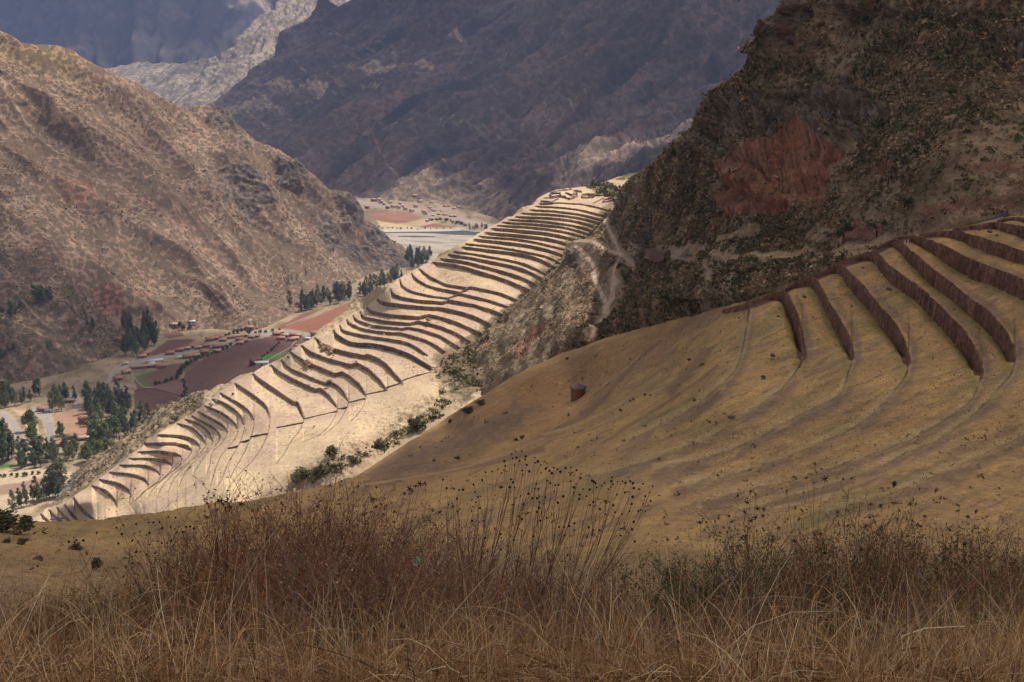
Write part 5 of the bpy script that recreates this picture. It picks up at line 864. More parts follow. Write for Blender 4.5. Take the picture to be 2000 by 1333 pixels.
p = SCt.pt(A([98., 106, 114, 124]), A([1019., 1018.5, 1017.5, 1016.5])); p[:, 2] += 1.0; v, f = tube(p, .28); tag(mk("barrier", v, f, M_blue), "blue barrier at the bottom left foot of the sunlit terraces", "barrier")
# people resting on the slope
def person(px, py, hpx, label, shirt, legs):
    Y = float(SBt.Y(px, py)); s = hpx * Y / F / .92; root = tag(empty("person", P(px, py, Y), rng.uniform(-.6, .6)), label, "person"); root.scale = (s,) * 3
    J = [(0, 0, .10), (0, .02, .34), (0, .03, .52), (0, .02, .62), (0, .01, .72), (0, 0, .86), (.11, .02, .54), (.20, -.05, .38), (.17, -.20, .28), (-.11, .02, .54), (-.20, -.05, .38), (-.17, -.20, .28), (.09, -.02, .10), (.12, -.30, .26), (.12, -.46, .0), (.12, -.56, -.01), (-.09, -.02, .10), (-.12, -.30, .24), (-.12, -.46, -.02), (-.12, -.56, -.03)]
    E = [(0, 1), (1, 2), (2, 3), (3, 4), (4, 5), (2, 6), (6, 7), (7, 8), (2, 9), (9, 10), (10, 11), (0, 12), (12, 13), (13, 14), (14, 15), (0, 16), (16, 17), (17, 18), (18, 19)]
    R_ = [.13, .12, .12, .055, .085, .07, .06, .045, .035, .06, .045, .035, .08, .06, .045, .04, .08, .06, .045, .04]
    me = bpy.data.meshes.new("body"); me.from_pydata(J, E, []); o = bpy.data.objects.new("body", me); SC.collection.objects.link(o); o.parent = root; mo = o.modifiers.new("skin", 'SKIN')
    for q, r in zip(me.skin_vertices[0].data, R_): q.radius = (r, r)
    me.skin_vertices[0].data[0].use_root = True; o.modifiers.new("sub", 'SUBSURF').levels = 1; me.materials.append(flat_mat("skin", (.32, .19, .13), .6, 5, .1))
    v, f = lathe([(.17, .08), (.155, .3), (.16, .5), (.10, .6), (.07, .61)], 12); mk("shirt", v, f, flat_mat("shirt_cloth", shirt, .9, 5, .1), parent=root)
    for sx in (-1, 1): v, f = tube([(.09 * sx, 0, .1), (.12 * sx, -.30, .26), (.12 * sx, -.46, .02)], [.10, .08, .06], 8); mk("trouser_leg", v, f, flat_mat("trouser_cloth", legs, .9, 5, .1), parent=root)
    v, f = lathe([(.15, .82), (.10, .83), (.095, .92), (.01, .94)], 12); mk("hat", v, f, flat_mat("pale_hat", (.7, .66, .6), .8, 5, .05), parent=root)
person(866, 860, 6.0, "person in a pale pink top and hat sitting lowest of three on the slope", (.62, .50, .47), (.06, .035, .035)); person(871, 857, 6.0, "person in dark clothes and pale hat sitting in the middle of three", (.10, .06, .04), (.05, .04, .02)); person(876, 855, 6.5, "person in a pale blue top sitting uppermost of three on the slope", (.36, .42, .47), (.07, .09, .10))
# white lorry on the village road
p, Y = land(244, 713); tk = tag(empty("truck", p, .9), "white lorry on the village road near its bend", "truck")
for nm, parts, m_ in (("cargo_box", [box((-.8, 0, 1.9), (5.0, 2.3, 2.2))], M_plaster), ("cab", [box((2.6, 0, 1.35), (1.6, 2.2, 1.9))], flat_mat("white_paint", (.72, .72, .72), .4, 1, .03))): mk(nm, *join(parts), m_, parent=tk)
for x_ in (-2.3, 2.5):
    for y_ in (-1, 1): v, f = lathe([(.01, -.15), (.48, -.15), (.48, .15), (.01, .15)], 14); v = v[:, [0, 2, 1]] + A([x_, y_, .48]); mk("wheel", v, f, M_dark, parent=tk)
# ------------------------------------------------------------ near grass and dry plants
def ribbons(cv, wd, cols, side=None):
    """flat tapering strips along curves cv (N,S,3), widths (N,S), colours (N,3)"""
    N, S, _ = cv.shape; tg = np.gradient(cv, axis=1); sd = rand_dirs(N)[:, None, :] if side is None else side[:, None, :]
    w = np.cross(tg, np.broadcast_to(sd, tg.shape)); w /= np.linalg.norm(w, axis=-1, keepdims=True) + 1e-9; w = w * wd[..., None] / 2
    V = np.stack([cv - w, cv + w], 2); i = np.arange(N * S * 2).reshape(N, S, 2); f = np.stack([i[:, :-1, 0], i[:, :-1, 1], i[:, 1:, 1], i[:, 1:, 0]], -1).reshape(-1, 4)
    return V.reshape(-1, 3), f, np.repeat(cols, S * 2, 0)
def ground_at(x, y): return knoll_z(x, y)
t5 = np.linspace(0, 1, 6)
def blades(x, y, L_, lean, droop, w0, cols, S=6, dirs=None):
    n = len(x); t = np.linspace(0, 1, S); a = rng.random(n) * 6.28 if dirs is None else dirs; base = np.stack([x, y, ground_at(x, y) - .03], -1)
    h = np.stack([np.cos(a), np.sin(a), 0 * a], -1); up = A([0, 0, 1.0]); wig = rng.normal(size=(n, 3)) * .06
    cv = base[:, None] + L_[:, None, None] * (up * (t * (1 - droop[:, None] * t ** 2 * .75))[..., None] + h[:, None] * (lean[:, None] * t + droop[:, None] * .7 * t ** 2)[..., None] + wig[:, None] * np.sin(t * 3.1)[None, :, None])
    w0 = w0 * np.clip(y / 3.4, .85, 2.2); wd = w0[:, None] * (1 - .8 * t[None] ** 1.5); side = np.stack([-np.sin(a), np.cos(a) * 0 + .2, 0 * a], -1); return ribbons(cv, wd, cols, rand_dirs(n))
def field(n, y0, y1, dens=None, xm=.62):
    y = y0 + (y1 - y0) * rng.random(n) ** 1.1; x = rng.uniform(-1, 1, n) * y * xm * 1.02; 
    if dens is not None:
        k = rng.random(n) < dens(x, y); x, y = x[k], y[k]
    return x, y
PAL = A([(.52, .32, .125), (.68, .45, .20), (.38, .20, .08), (.27, .12, .05), (.80, .60, .34), (.12, .06, .035), (.48, .26, .10)])
def palette(n, wts): c = PAL[rng.choice(len(PAL), n, p=A(wts) / sum(wts))]; return c * rng.uniform(.5, 1.2, (n, 1)) * A([.95, .96, 1.05])
M_grass = vc_mat("dry_grass", .75); parts = []
def add(parts, r): parts.append(r)
def flush(name, parts, mat, **k):
    vs, fs, cs, n = [], [], [], 0
    for v, f, c in parts: vs.append(v); fs.append(f + n); cs.append(c); n += len(v)
    return mk(name, np.vstack(vs), np.vstack(fs), mat, np.vstack(cs), **k)
clump = lambda s_, th: (lambda x, y: np.clip(sm(fbm(np.stack([x * s_, y * s_, 0 * x], -1), 3, 77), th - .15, th + .2) + .12, 0, 1))
x, y = field(36000, 2.15, 6.2, clump(1.6, -.05)); n = len(x); add(parts, blades(x, y, rng.uniform(.12, .42, n), rng.normal(0, .35, n), rng.uniform(0, 1.1, n), rng.uniform(.002, .0042, n), palette(n, (5, 3, 4, 3, 1, 2, 4))))
x, y = field(26000, 2.1, 3.6, clump(2.2, .0)); n = len(x); add(parts, blades(x, y, rng.uniform(.10, .34, n), rng.normal(0, .4, n), rng.uniform(.1, 1.2, n), rng.uniform(.0018, .0035, n), palette(n, (6, 5, 3, 2, 2, 1, 4))))
x, y = field(24000, 5.0, 14, clump(.7, -.1)); n = len(x); add(parts, blades(x, y, rng.uniform(.12, .38, n), rng.normal(0, .35, n), rng.uniform(0, 1.0, n), rng.uniform(.004, .008, n), palette(n, (4, 2, 5, 4, 1, 3, 4)), S=4))
x, y = field(15000, 2.2, 4.6, clump(1.1, -.02)); n = len(x); add(parts, blades(x, y, rng.uniform(.25, .62, n), rng.normal(0, .28, n), rng.uniform(0, .7, n), rng.uniform(.0016, .0030, n), palette(n, (5, 6, 3, 1, 5, 1, 4)) * 1.3, S=7))
x, y = field(9000, 3.6, 8, clump(.8, -.1)); n = len(x); add(parts, blades(x, y, rng.uniform(.3, .8, n), rng.normal(0, .3, n), rng.uniform(0, .8, n), rng.uniform(.002, .0036, n), palette(n, (5, 4, 4, 3, 2, 2, 4)), S=7))
# matted fallen stems
x, y = field(22000, 2.1, 6.5); n = len(x); a = rng.random(n) * 6.28; L_ = rng.uniform(.05, .26, n) * (1 + (rng.random(n) > .96)); hz_ = rng.uniform(0, .2, n); p0 = np.stack([x, y, ground_at(x, y) + hz_], -1); d = np.stack([np.cos(a), np.sin(a) * .6, rng.normal(0, .28, n) - .25 * np.sin(a)], -1); tt = np.linspace(0, 1, 5)
cv = p0[:, None] + d[:, None] * (L_[:, None] * tt)[..., None] + rng.normal(size=(n, 1, 3)) * .05 * np.sin(tt * 3.14)[None, :, None]; add(parts, ribbons(cv, rng.uniform(.0014, .0030, n)[:, None] * np.ones(5), palette(n, (4, 3, 4, 4, 2, 4, 4)) * .9))
tag(flush("dry_grass", parts, M_grass), kind='stuff')
# long pale arching stalks, single things
def xs_at(px, Y): return (px - 1000) / F * Y * 1.14
AR = [(215, 3.4, 1.15, .9, 2.0), (250, 3.2, .95, .8, 2.2), (320, 4.2, 1.0, 1.1, 1.9), (1130, 3.3, .9, 1.0, -1.9), (1600, 4.0, 1.1, 1.0, -2.0), (1660, 3.7, 1.05, .55, .4), (1890, 3.6, 1.1, .5, 1.8), (1760, 4.2, 1.2, 1.0, 1.9), (1290, 3.6, .95, .45, 2.9), (860, 3.0, .72, .25, .7), (950, 3.4, .8, .3, 1.9), (610, 3.1, .62, .15, 1.6), (1480, 3.2, .8, .6, .2), (1920, 3.1, .85, .3, 2.1), (100, 3.4, .8, .7, .1), (700, 3.0, .6, .5, 2.5), (1060, 3.6, .8, .4, .6), (1380, 4.2, 1.0, .9, -.2)]
for i, (px, Y, L0, dr, a0) in enumerate(AR):
    k = 3; x = A([xs_at(px, Y)] * k) + rng.normal(size=k) * .03; y = A([Y] * k) + rng.normal(size=k) * .03; v, f, c = blades(x, y, A([L0, L0 * .85, L0 * .7]), A([.2, .3, .1]), A([dr, dr * .8, dr * 1.2]), A([.0036, .0030, .0026]), A([(.42, .30, .165)] * k) * rng.uniform(.75, 1.1, (k, 1)), S=14, dirs=A([a0 * 1.6, a0 * 1.6 + .4, a0 * 1.6 - .5]))
    rk = sorted(q[0] for q in AR).index(px); tag(mk("grass_stalk", v, f, M_grass, c), f"long pale arching grass stalks, {nth(rk).replace('highest', 'first')} clump from the left in the foreground", "grass stalk", "long arching grass stalks")
# dry twiggy bushes
def bush_curves(H, R, nst, seed, up=.72, nb=6, nt=4):
    r = np.random.default_rng(seed); S = 6; t = np.linspace(0, 1, S); out = []
    a = r.random(nst) * 6.28; sp = r.random(nst) ** .6; d = np.stack([np.cos(a) * sp * R, np.sin(a) * sp * R, H * (up + (1 - up) * r.random(nst)) * (1 - .35 * sp ** 2)], -1); st = r.normal(size=(nst, 3)) * A([.07, .07, .02]); wv = r.normal(size=(nst, 3)) * .06
    cv = st[:, None] + d[:, None] * (A([1, 1, 1]) * np.stack([t ** 1.3, t ** 1.3, t], -1)) + wv[:, None] * np.sin(t * 5)[None, :, None]; out.append((cv, .0050 * (1 - .65 * t)[None] * r.uniform(.6, 1.3, (nst, 1))))
    par = cv
    for nbr, Ln, wd in ((nb, .30, .0030), (nt, .14, .0020)):
        n = len(par) * nbr; pi = np.repeat(np.arange(len(par)), nbr); tb = r.uniform(.25, .98, n); k = tb * (S - 1); k0 = np.minimum(k.astype(int), S - 2); fr = (k - k0)[:, None]; p0 = par[pi, k0] * (1 - fr) + par[pi, k0 + 1] * fr; tg = par[pi, k0 + 1] - par[pi, k0]; tg /= np.linalg.norm(tg, axis=1, keepdims=True) + 1e-9
        q = r.normal(size=(n, 3)); q /= np.linalg.norm(q, axis=1, keepdims=True); dd = tg * .9 + q * .65 + A([0, 0, .25]); dd /= np.linalg.norm(dd, axis=1, keepdims=True); L_ = Ln * r.uniform(.4, 1.2, n) * (H / 1.2)
        ch = p0[:, None] + dd[:, None] * (L_[:, None] * t)[..., None] + (r.normal(size=(n, 3)) * .02)[:, None] * np.sin(t * 3)[None, :, None]; out.append((ch, wd * (1 - .6 * t)[None] * r.uniform(.6, 1.2, (n, 1)))); par = ch
    return out
def bush_proto(name, H, R, nst, seed, stem, leaf, nleaf, lsz=.0065, nb=6, nt=3, wk=1.45):
    root = empty(name, (0, 0, -9000)); parts = []; cur = bush_curves(H, R, nst, seed, nb=nb, nt=nt); stem = A(stem)
    for cv, wd in cur: n = len(cv); parts.append(ribbons(cv, wd * wk, stem * rng.uniform(.55, 1.5, (n, 1)) * (1 + rng.normal(size=(n, 3)) * .06)))
    flush("stems", parts, M_twig, parent=root); cv = cur[-1][0]; i = rng.integers(0, len(cv), nleaf); j = rng.integers(1, 6, nleaf); cen = cv[i, j] + rng.normal(size=(nleaf, 3)) * .008
    v, f = leaf_quads(cen, lsz * rng.uniform(.5, 1.5, nleaf)); c = A(leaf) * rng.uniform(.5, 1.6, (nleaf, 1)); mk("leaves", v, f, M_twig, np.repeat(c, 4, 0), parent=root); return root
M_twig = vc_mat("dry_twigs", .8, var=.42)
BR, GY, GN = (.255, .125, .070), (.26, .185, .135), (.17, .155, .065)
BP = {'b': [bush_proto("dry_bush", 1.2, .55, 70, 500 + k, BR, (.24, .135, .075), 3000) for k in range(3)], 'g': [bush_proto("dry_bush", 1.1, .6, 70, 510 + k, GY, (.24, .165, .10), 1600) for k in range(2)], 'n': [bush_proto("green_bush", 1.0, .5, 70, 520 + k, GN, (.125, .135, .05), 7000, .0075) for k in range(2)]}
bused = set(); NB = [('b', 390, 6.6, .95), ('b', 450, 6.4, 1.10), ('b', 520, 6.2, 1.15), ('b', 590, 6.9, 1.38), ('b', 640, 6.2, 1.25), ('g', 700, 6.7, 1.34), ('b', 770, 7.2, 1.42), ('g', 830, 6.8, 1.22), ('b', 880, 6.0, .95), ('g', 930, 6.6, .98), ('b', 480, 5.0, .8), ('g', 560, 4.8, .8), ('b', 650, 4.9, .85), ('b', 740, 5.0, .85), ('g', 820, 4.9, .78), ('b', 900, 4.8, .65), ('g', 980, 5.6, .72), ('b', 1050, 6.2, .80), ('g', 1120, 6.4, .82), ('b', 1190, 6.0, .74), ('n', 1265, 6.6, .86), ('n', 1340, 6.9, .95), ('n', 1410, 6.4, .82), ('g', 1080, 4.8, .52), ('b', 1170, 4.8, .52), ('g', 1260, 4.7, .5), ('b', 1350, 4.8, .52), ('g', 1480, 6.5, .98), ('n', 1540, 6.9, 1.12), ('b', 1600, 6.4, .95), ('b', 1670, 6.8, 1.08), ('n', 1740, 6.6, 1.0), ('b', 1800, 6.3, .96), ('n', 1865, 6.7, 1.06), ('b', 1930, 6.2, .92), ('n', 1990, 6.5, .98), ('b', 2060, 6.2, .9), ('g', 1460, 4.9, .62), ('b', 1550, 5.0, .68), ('n', 1640, 4.8, .64), ('b', 1730, 4.9, .64), ('g', 1820, 4.8, .62), ('n', 1900, 4.9, .66), ('b', 1985, 4.8, .6),
    ('n', 20, 5.9, .58), ('b', 80, 6.0, .60), ('n', 140, 6.2, .66), ('b', 200, 6.1, .64), ('g', 260, 6.2, .68), ('n', 320, 6.0, .72), ('b', 360, 5.4, .72), ('b', 30, 4.6, .38), ('b', 130, 4.6, .42), ('g', 230, 4.6, .42), ('b', 320, 4.6, .5), ('b', 400, 4.6, .6), ('g', -60, 5.6, .6), ('b', 600, 3.7, .42), ('g', 900, 3.7, .38), ('b', 1150, 3.8, .34), ('b', 1500, 3.8, .42), ('g', 1800, 3.8, .4), ('b', 350, 3.8, .36)]
KN = {'b': ("brown twiggy bush of the thicket", "dry brown bushes in the foreground"), 'g': ("greyish twiggy bush of the thicket", "dry grey bushes in the foreground"), 'n': ("green-leaved bush of the thicket", "green-leaved bushes in the foreground")}
row = lambda Y: 0 if Y >= 5.3 else (1 if Y > 4.3 else 2)
for k, px, Y, H in NB:
    rk = sorted(q[1] for q in NB if row(q[2]) == row(Y)).index(px)
    i = rng.integers(len(BP[k])); pr = BP[k][i]; o = pr if (k, i) not in bused else copy_tree(pr); bused.add((k, i)); x = xs_at(px, Y); o.location = (x, Y, float(ground_at(A(x), A(Y))) - .05)
    s = H / 1.05 * (.9 if 560 < px < 880 else 1); o.scale = (s * rng.uniform(.9, 1.25), s * rng.uniform(.9, 1.2), s); o.rotation_euler = (rng.normal() * .06, rng.normal() * .06 + (.12 if k != 'n' else 0), rng.random() * 6.28); tag(o, f"{KN[k][0]}, {nth(rk).replace('highest', 'first')} from the left in the {['back', 'middle', 'front'][row(Y)]} row", "bush", KN[k][1])
# plants with round dark seed heads and with starry dead flowers
import bmesh
def head_mesh(star, seed):
    r = np.random.default_rng(seed); bm = bmesh.new(); bmesh.ops.create_icosphere(bm, subdivisions=2, radius=.0105)
    for q in bm.verts: q.co *= r.uniform(.8, 1.25)
    me = bpy.data.meshes.new("seed_head"); bm.to_mesh(me); bm.free(); v = A([q.co for q in me.vertices]); f = A([list(p.vertices) + [p.vertices[2]] for p in me.polygons]); parts = [(v * (.7 if star else 1), f)]
    for k in range(7 if star else 0): a = k * .9 + r.random() * .4; d = A([math.cos(a), math.sin(a), r.uniform(-.5, .5)]); s = A([-d[1], d[0], 0]) * .004; parts.append((A([d * 0 - s, d * 0 + s, d * .026 + s * .6 + A([0, 0, -.006]), d * .030 - s * .6 + A([0, 0, -.01])]), A([(0, 1, 2, 3)])))
    v, f = join(parts); me2 = bpy.data.meshes.new("seed_head"); me2.from_pydata([tuple(q) for q in v], [], [tuple(dict.fromkeys(q)) for q in f.tolist()]); me2.materials.append(M_head); return me2
M_head = flat_mat("dark_seed_head", (.045, .020, .014), .9, 60, .4); HM = [head_mesh(False, k) for k in range(3)]; HS = [head_mesh(True, k) for k in range(3)]
def seed_plant(heads, foot, Y, label, group, star=False, main=5):
    """stems rise from the foot and fork out to every traced head position"""
    x0 = xs_at(foot, Y); root = tag(empty("seed_head_plant", (x0, Y, float(ground_at(A(x0), A(Y))))), label, "dried plant", group); b0 = A(root.location); base = A([0, 0, -.03])
    tips = A([P(px, py, Y + rng.normal() * .14) for px, py in heads]) - b0; o_ = np.argsort(tips[:, 0]); gs = np.array_split(o_, max(1, min(main, len(tips) // 4 or 1))); cvs, wds = [], []; t = np.linspace(0, 1, 8)[:, None]
    for g_ in gs:
        c = tips[g_].mean(0); hub = base + (c - base) * .86; mid = base + (hub - base) * .5 + A([rng.normal() * .06 + .05, 0, -.03]); cvs.append((1 - t) ** 2 * base + 2 * t * (1 - t) * mid + t ** 2 * hub); wds.append(np.linspace(.0058, .0026, 8))
        for j in g_:
            s_ = rng.uniform(.66, 1.0); st = (1 - s_) ** 2 * base + 2 * s_ * (1 - s_) * mid + s_ ** 2 * hub; bend = (st + tips[j]) / 2 + A([rng.normal() * .04, rng.normal() * .04, -.05 + rng.normal() * .03]); cvs.append((1 - t) ** 2 * st + 2 * t * (1 - t) * bend + t ** 2 * tips[j]); wds.append(np.linspace(.0024, .0012, 8))
    vs = [tube(c, w_ / 2, 4) for c, w_ in zip(cvs, wds)]; v, f = join(vs); mk("stems", v, f, M_stem, parent=root)
    for j, tp in enumerate(tips):
        o = bpy.data.objects.new("seed_head", (HS if star else HM)[j % 3]); SC.collection.objects.link(o); o.parent = root; o.location = Vector(tp); s = rng.uniform(.55, 1.1) * Y / 5.2 * .62; o.scale = (s,) * 3; o.rotation_euler = (rng.random() * 3, rng.random() * 3, rng.random() * 3)
M_stem = flat_mat("reddish_dry_stem", (.17, .075, .04), .8, 30, .3)
z2 = lambda l: [(780 + .26 * a, 870 + .26 * b) for a, b in l]
G1 = z2([(920, 45), (843, 64), (880, 92), (852, 98), (950, 83), (945, 105), (903, 118), (1018, 93), (1020, 132), (1040, 122), (866, 150), (958, 147), (788, 120), (796, 154), (786, 187), (740, 180), (697, 197), (767, 208), (647, 202), (924, 190), (976, 196), (1062, 148), (1065, 207), (838, 255), (926, 220), (853, 278), (765, 315), (623, 262), (557, 296), (865, 316), (828, 314)])
G2 = z2([(1100, 175), (1127, 192), (1160, 167), (1188, 180), (1146, 211), (1210, 198), (1250, 171), (1288, 167), (1331, 187), (1365, 214), (1360, 247), (1110, 266), (1134, 284), (1171, 301), (1197, 298), (1286, 271), (1030, 290), (1044, 326), (1017, 326), (1312, 317), (1328, 288), (1381, 330), (1354, 371), (1352, 403), (1309, 359), (1163, 347), (1097, 390), (1035, 398), (1050, 382), (1000, 398), (970, 364), (1232, 384), (1190, 432), (1055, 429), (1085, 440), (1050, 470), (1034, 502), (930, 443), (912, 380), (848, 446), (898, 533), (920, 556)])
G3 = z2([(1448, 266), (1460, 272), (1474, 286), (1482, 315), (1520, 302), (1541, 283), (1598, 240), (1593, 270), (1604, 293), (1590, 315), (1638, 275), (1675, 270), (1699, 283), (1735, 270), (1754, 285), (1830, 289), (1903, 308), (1880, 353), (1800, 330), (1760, 322), (1846, 383), (1888, 416), (1832, 442), (1745, 440), (1752, 386), (1693, 356), (1634, 370), (1569, 330), (1458, 426), (1433, 450), (1430, 333), (1405, 382)])
G4 = z2([(1507, 480), (1606, 450), (1620, 503), (1672, 516), (1729, 494), (1796, 494), (1812, 485), (1848, 495), (1550, 520), (1550, 419), (1760, 574), (1650, 549), (1725, 660), (1748, 631), (1870, 664), (1768, 722), (1662, 678), (1505, 637), (1455, 636), (1422, 617), (1315, 637), (1315, 586), (1276, 606), (1237, 613), (1200, 614), (1165, 679), (1243, 677), (1105, 543), (1145, 521), (1060, 566), (1007, 683), (1226, 870), (1264, 824)])
G5 = z2([(355, 322), (410, 326), (450, 336), (478, 334), (327, 259), (433, 400), (568, 350), (545, 410), (575, 428), (592, 388), (608, 384), (605, 472), (543, 494), (453, 480), (438, 497), (632, 568), (644, 696), (760, 668), (767, 695), (858, 710), (762, 783), (663, 797), (547, 569), (402, 460), (370, 446)])
z6 = lambda l: [(a * .35, 900 + b * .35) for a, b in l]
G6 = z6([(650, 374), (688, 360), (760, 354), (834, 404), (752, 406), (680, 410), (782, 396), (830, 345), (856, 345), (890, 344), (905, 376), (952, 372), (980, 318), (996, 370), (940, 314), (1020, 398), (540, 403), (412, 430), (426, 444), (466, 445), (384, 452), (418, 457), (660, 462), (738, 446), (836, 468), (880, 450), (903, 460), (956, 446), (818, 523), (865, 515), (760, 510), (770, 572), (740, 572), (932, 462), (960, 478), (985, 400), (1040, 370), (1060, 368), (1082, 378), (210, 588), (184, 600), (172, 606)])
seed_plant(G1, 905, 5.6, "tallest seed-head plant, its round heads highest over the golden slope", "plants with round dark seed heads"); seed_plant(G2, 985, 5.4, "seed-head plant just right of the tallest one, with leaning stems", "plants with round dark seed heads"); seed_plant(G3, 1050, 5.6, "rightmost seed-head plant with heads in a level row", "plants with round dark seed heads")
seed_plant(G4, 1040, 5.0, "lower seed-head plant with larger heads in front of the right ones", "plants with round dark seed heads"); seed_plant(G5, 850, 5.4, "seed-head plant between the brown bushes and the tallest one", "plants with round dark seed heads"); seed_plant(G6, 330, 5.2, "seed-head plant alone on the left before the olive bank", "plants with round dark seed heads")
z8 = lambda l: [(1300 + a * .3623, 850 + b * .3623) for a, b in l]
seed_plant([(408, 962), (420, 957), (430, 970), (402, 975), (414, 980), (436, 985), (445, 975), (398, 968), (426, 978), (440, 992), (450, 990), (408, 990), (470, 985), (400, 1000), (404, 1010), (425, 996), (418, 968), (412, 972), (432, 978), (442, 980), (405, 983), (421, 986)], 440, 5.2, "dense dark thistle head cluster against the sunlit terraces", "plants with starry dead flowers", True)
seed_plant([(640, 905), (650, 898), (655, 915), (632, 920), (660, 930), (668, 940), (645, 948), (690, 962), (700, 950), (680, 975), (620, 990), (730, 975), (745, 985), (660, 985), (735, 990), (750, 1005), (770, 1000), (790, 965), (800, 955), (812, 950), (820, 945), (830, 943), (806, 960), (845, 998), (860, 1000), (770, 1020), (710, 1005)], 640, 5.8, "dead flower plant rising over the tall brown bushes", "plants with starry dead flowers", True)
seed_plant(z8([(760, 232), (802, 258), (862, 235), (654, 300), (700, 392), (740, 410), (720, 455), (612, 500), (804, 538), (858, 635), (836, 530), (984, 486), (1080, 490), (1140, 570), (1055, 615)]), 1600, 5.4, "thorny dead flower plant on the left of the right-hand thicket", "plants with starry dead flowers", True)
seed_plant(z8([(390, 328), (460, 305), (486, 322), (442, 342), (438, 365), (424, 416), (498, 398), (528, 402), (344, 436), (268, 466), (356, 468), (316, 500), (376, 505), (334, 524), (430, 520), (485, 446), (526, 435), (460, 462), (434, 553), (242, 545), (286, 450), (188, 472), (12, 565), (696, 570), (1458, 300)]), 1460, 5.6, "dead flower plant with drooping heads at the centre right", "plants with starry dead flowers", True)
seed_plant(z8([(1336, 350), (1320, 370), (1350, 372), (1160, 380), (1105, 372), (1100, 445), (1130, 470), (1166, 494), (1205, 385), (1250, 450), (1300, 455), (1330, 460), (1400, 438), (1515, 480), (1534, 512), (1580, 408), (1632, 440), (1672, 410), (1570, 575), (1610, 590), (1690, 530), (1650, 660), (1884, 690), (1236, 580), (932, 415), (986, 410), (1370, 290)]), 1760, 5.6, "dead flower plant with starry heads farthest right", "plants with starry dead flowers", True)
v, f = leaf_quads(A([P(813, 1098, 5.3), P(817, 1092, 5.3), P(812, 1104, 5.25)]), .022); tag(mk("plastic_scrap", v, f, flat_mat("green_plastic", (.02, .28, .12), .4, 10, .1)), "scrap of bright green plastic caught in the brown bush", "litter")
for k in range(3):
    px, py, Y = [(465, 1077, 4.9), (562, 1164, 4.6), (984, 1133, 4.5)][k]; o = bpy.data.objects.new("orange_berry", HM[k % 3].copy()); o.data.materials[0] = flat_mat("orange_berry_skin", (.55, .14, .02), .5, 20, .2); SC.collection.objects.link(o); o.location = Vector(P(px, py, Y)); o.scale = (.5,) * 3
    tag(o, "tiny orange berry among the dry stems, " + ["leftmost of three", "middle and lowest of three", "rightmost of three"][k], "berry", "orange berries in the brush")
# ------------------------------------------------------------ the air over the valley
hz = tag(mk("haze", [(x, y, z) for x in (-6500, 6500) for y in (-600, 11000) for z in (-900, 2400)], [(0, 1, 3, 2), (4, 6, 7, 5), (0, 4, 5, 1), (2, 3, 7, 6), (0, 2, 6, 4), (1, 5, 7, 3)]), kind='stuff')
hm = bpy.data.materials.new("haze_air"); hm.use_nodes = True; t = hm.node_tree; t.nodes.remove(t.nodes["Principled BSDF"])
pv = nn(t, "ShaderNodeVolumePrincipled"); pv.inputs["Color"].default_value = (.40, .54, 1.0, 1); pv.inputs["Density"].default_value = 6.5e-5
t.links.new(pv.outputs[0], t.nodes["Material Output"].inputs["Volume"]); hz.data.materials.append(hm)
# ------------------------------------------------------------ clouds above the frame: they shade the near slope, the cliffs and parts of the valley
mc = bpy.data.materials.new("cloud_white"); mc.use_nodes = True; t = mc.node_tree; b = t.nodes["Principled BSDF"]; b.inputs["Roughness"].default_value = 1; b.inputs["Base Color"].default_value = (.9, .9, .92, 1); b.inputs["Specular IOR Level"].default_value = 0
tr = nn(t, "ShaderNodeBsdfTransparent"); mx = nn(t, "ShaderNodeMixShader"); g = nn(t, "ShaderNodeNewGeometry"); n_ = nn(t, "ShaderNodeTexNoise"); n_.inputs["Scale"].default_value = .006; n_.inputs["Detail"].default_value = 4
mr = nn(t, "ShaderNodeMapRange"); mr.inputs[1].default_value = .3; mr.inputs[2].default_value = .7; mr.inputs[3].default_value = .50; mr.inputs[4].default_value = .80
t.links.new(g.outputs["Position"], n_.inputs["Vector"]); t.links.new(n_.outputs[0], mr.inputs[0]); t.links.new(mr.outputs[0], mx.inputs[0]); t.links.new(tr.outputs[0], mx.inputs[1]); t.links.new(b.outputs[0], mx.inputs[2]); t.links.new(mx.outputs[0], t.nodes["Material Output"].inputs[0])
mthin = mc.copy(); mthin.name = 'thin_cloud_white'; q_ = [n for n in mthin.node_tree.nodes if n.type == 'MAP_RANGE'][0]; q_.inputs[3].default_value = .12; q_.inputs[4].default_value = .36
mthick = mc.copy(); mthick.name = 'thick_cloud_white'; q_ = [n for n in mthick.node_tree.nodes if n.type == 'MAP_RANGE'][0]; q_.inputs[3].default_value = .74; q_.inputs[4].default_value = .90
mmid = mc.copy(); mmid.name = 'grey_cloud_white'; q_ = [n for n in mmid.node_tree.nodes if n.type == 'MAP_RANGE'][0]; q_.inputs[3].default_value = .55; q_.inputs[4].default_value = .80
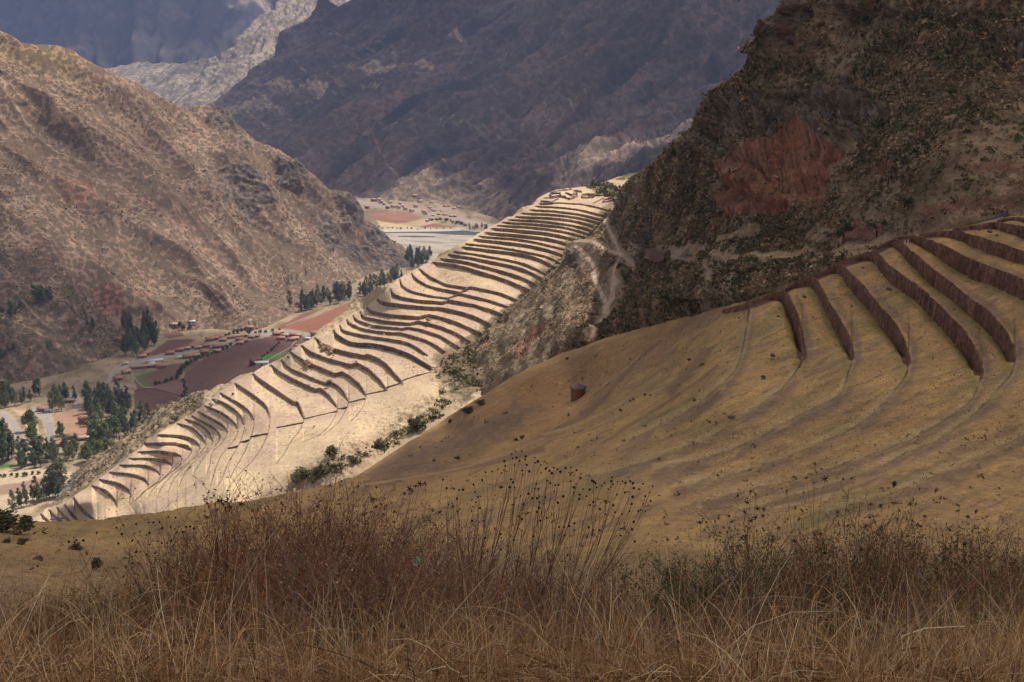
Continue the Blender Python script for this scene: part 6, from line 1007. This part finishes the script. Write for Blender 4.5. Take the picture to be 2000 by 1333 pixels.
def cloud(label, ground_pts, alt, seed, thick=130, cell=22, wob=26, mat=None):
    """a flat-bottomed puffy cloud at altitude alt whose shadow covers the outline given on the ground"""
    g = A(ground_pts, float); k = (alt - g[:, 2]) / SUN[2]; Q = (g + SUN * k[:, None])[:, :2]
    lo_, hi_ = Q.min(0) - 3 * cell, Q.max(0) + 3 * cell; nx, ny = [int(v) for v in np.minimum((hi_ - lo_) / cell + 2, 420)]
    X, Y = np.meshgrid(np.linspace(lo_[0], hi_[0], nx), np.linspace(lo_[1], hi_[1], ny), indexing='ij')
    m = pmask(X.ravel(), Y.ravel(), Q, 2.2 * cell, wob, 9 * cell, seed).reshape(X.shape)
    q = np.stack([X.ravel(), Y.ravel(), 0 * X.ravel() + seed * 9.1], -1); puff = fbm(q / 260, 5, seed).reshape(X.shape)
    top = alt + m ** .8 * thick * .4 * (1 + 1.4 * puff); bot = alt - m ** .8 * thick * .08 * (1 + puff)
    m = np.clip((m - .45) / .55, 0, 1); keep = m > 0; idx = -np.ones(X.shape, int); idx[keep] = np.arange(keep.sum()); N = keep.sum()
    gf = grid_faces(nx, ny); fl = idx.ravel()[gf]; fl = fl[(fl >= 0).all(1)]
    V = np.concatenate([np.stack([X[keep], Y[keep], top[keep]], -1), np.stack([X[keep], Y[keep], bot[keep]], -1)])
    return tag(mk("cloud", V, np.concatenate([fl, fl[:, ::-1] + N]), mat or mc, smooth=True), kind='structure')
near = [P(-900, 1020, 140), P(-200, 1015, 150), P(300, 1000, 165), P(600, 960, 235), P(760, 900, 300), P(900, 806, 372), P(1010, 742, 392), P(1120, 696, 388), P(1195, 645, 372), P(1236, 590, 380), P(1262, 530, 395), P(1310, 440, 392), P(1372, 340, 372), P(1420, 235, 362), P(1462, 130, 345), P(1530, 30, 330), P(1700, -200, 420), P(2600, -300, 420), (420, 150, -30), (380, -160, 0), (-260, -160, 0)]
cloud("", near, 1500, 1, cell=9, wob=5, thick=160, mat=mthick)
gp = lambda *l: [SGt.pt(x, y) for x, y in l]
cloud("", gp((340, 270), (440, 330), (540, 380), (640, 410), (720, 400), (755, 365), (800, 332), (850, 312), (900, 306), (950, 330), (985, 376), (1050, 380), (1110, 346), (1200, 298), (1290, 256), (1400, 190), (1490, 130), (1560, 60), (1700, -60), (1100, -250), (720, -200), (600, -60), (660, 0), (560, 80), (470, 160)), 2600, 2, cell=45, wob=26, thick=300)
cloud("", gp((1150, 410), (1110, 395), (1200, 345), (1300, 290), (1370, 252), (1460, 220), (1500, 330), (1300, 400)), 2300, 3, cell=22, wob=18, thick=200)
ip = lambda *l: [SIt.pt(x, y) for x, y in l]
cloud("", ip((-700, 180), (0, 200), (250, 150), (420, 120), (462, 60), (480, 30), (420, 0), (520, -40), (700, -160), (300, -260), (-700, -260)), 3600, 4, cell=110, wob=60, thick=400)
cloud("", [SFt.pt(-400, 430), SFt.pt(60, 470), SFt.pt(200, 520), SFt.pt(285, 580), SFt.pt(330, 630), floor_pt(430, 640), floor_pt(560, 664), floor_pt(560, 730), floor_pt(420, 800), floor_pt(300, 830), floor_pt(200, 800), floor_pt(100, 780), floor_pt(0, 790), floor_pt(-400, 800)], 2000, 5, cell=24, wob=22, thick=200, mat=mmid)
cloud("", [SFt.pt(x, y) for x, y in ((-250, 200), (100, 170), (260, 230), (380, 300), (480, 420), (430, 470), (330, 430), (300, 520), (330, 620), (200, 560), (0, 600), (-250, 600))], 2000, 6, cell=24, wob=34, thick=160, mat=mthin)
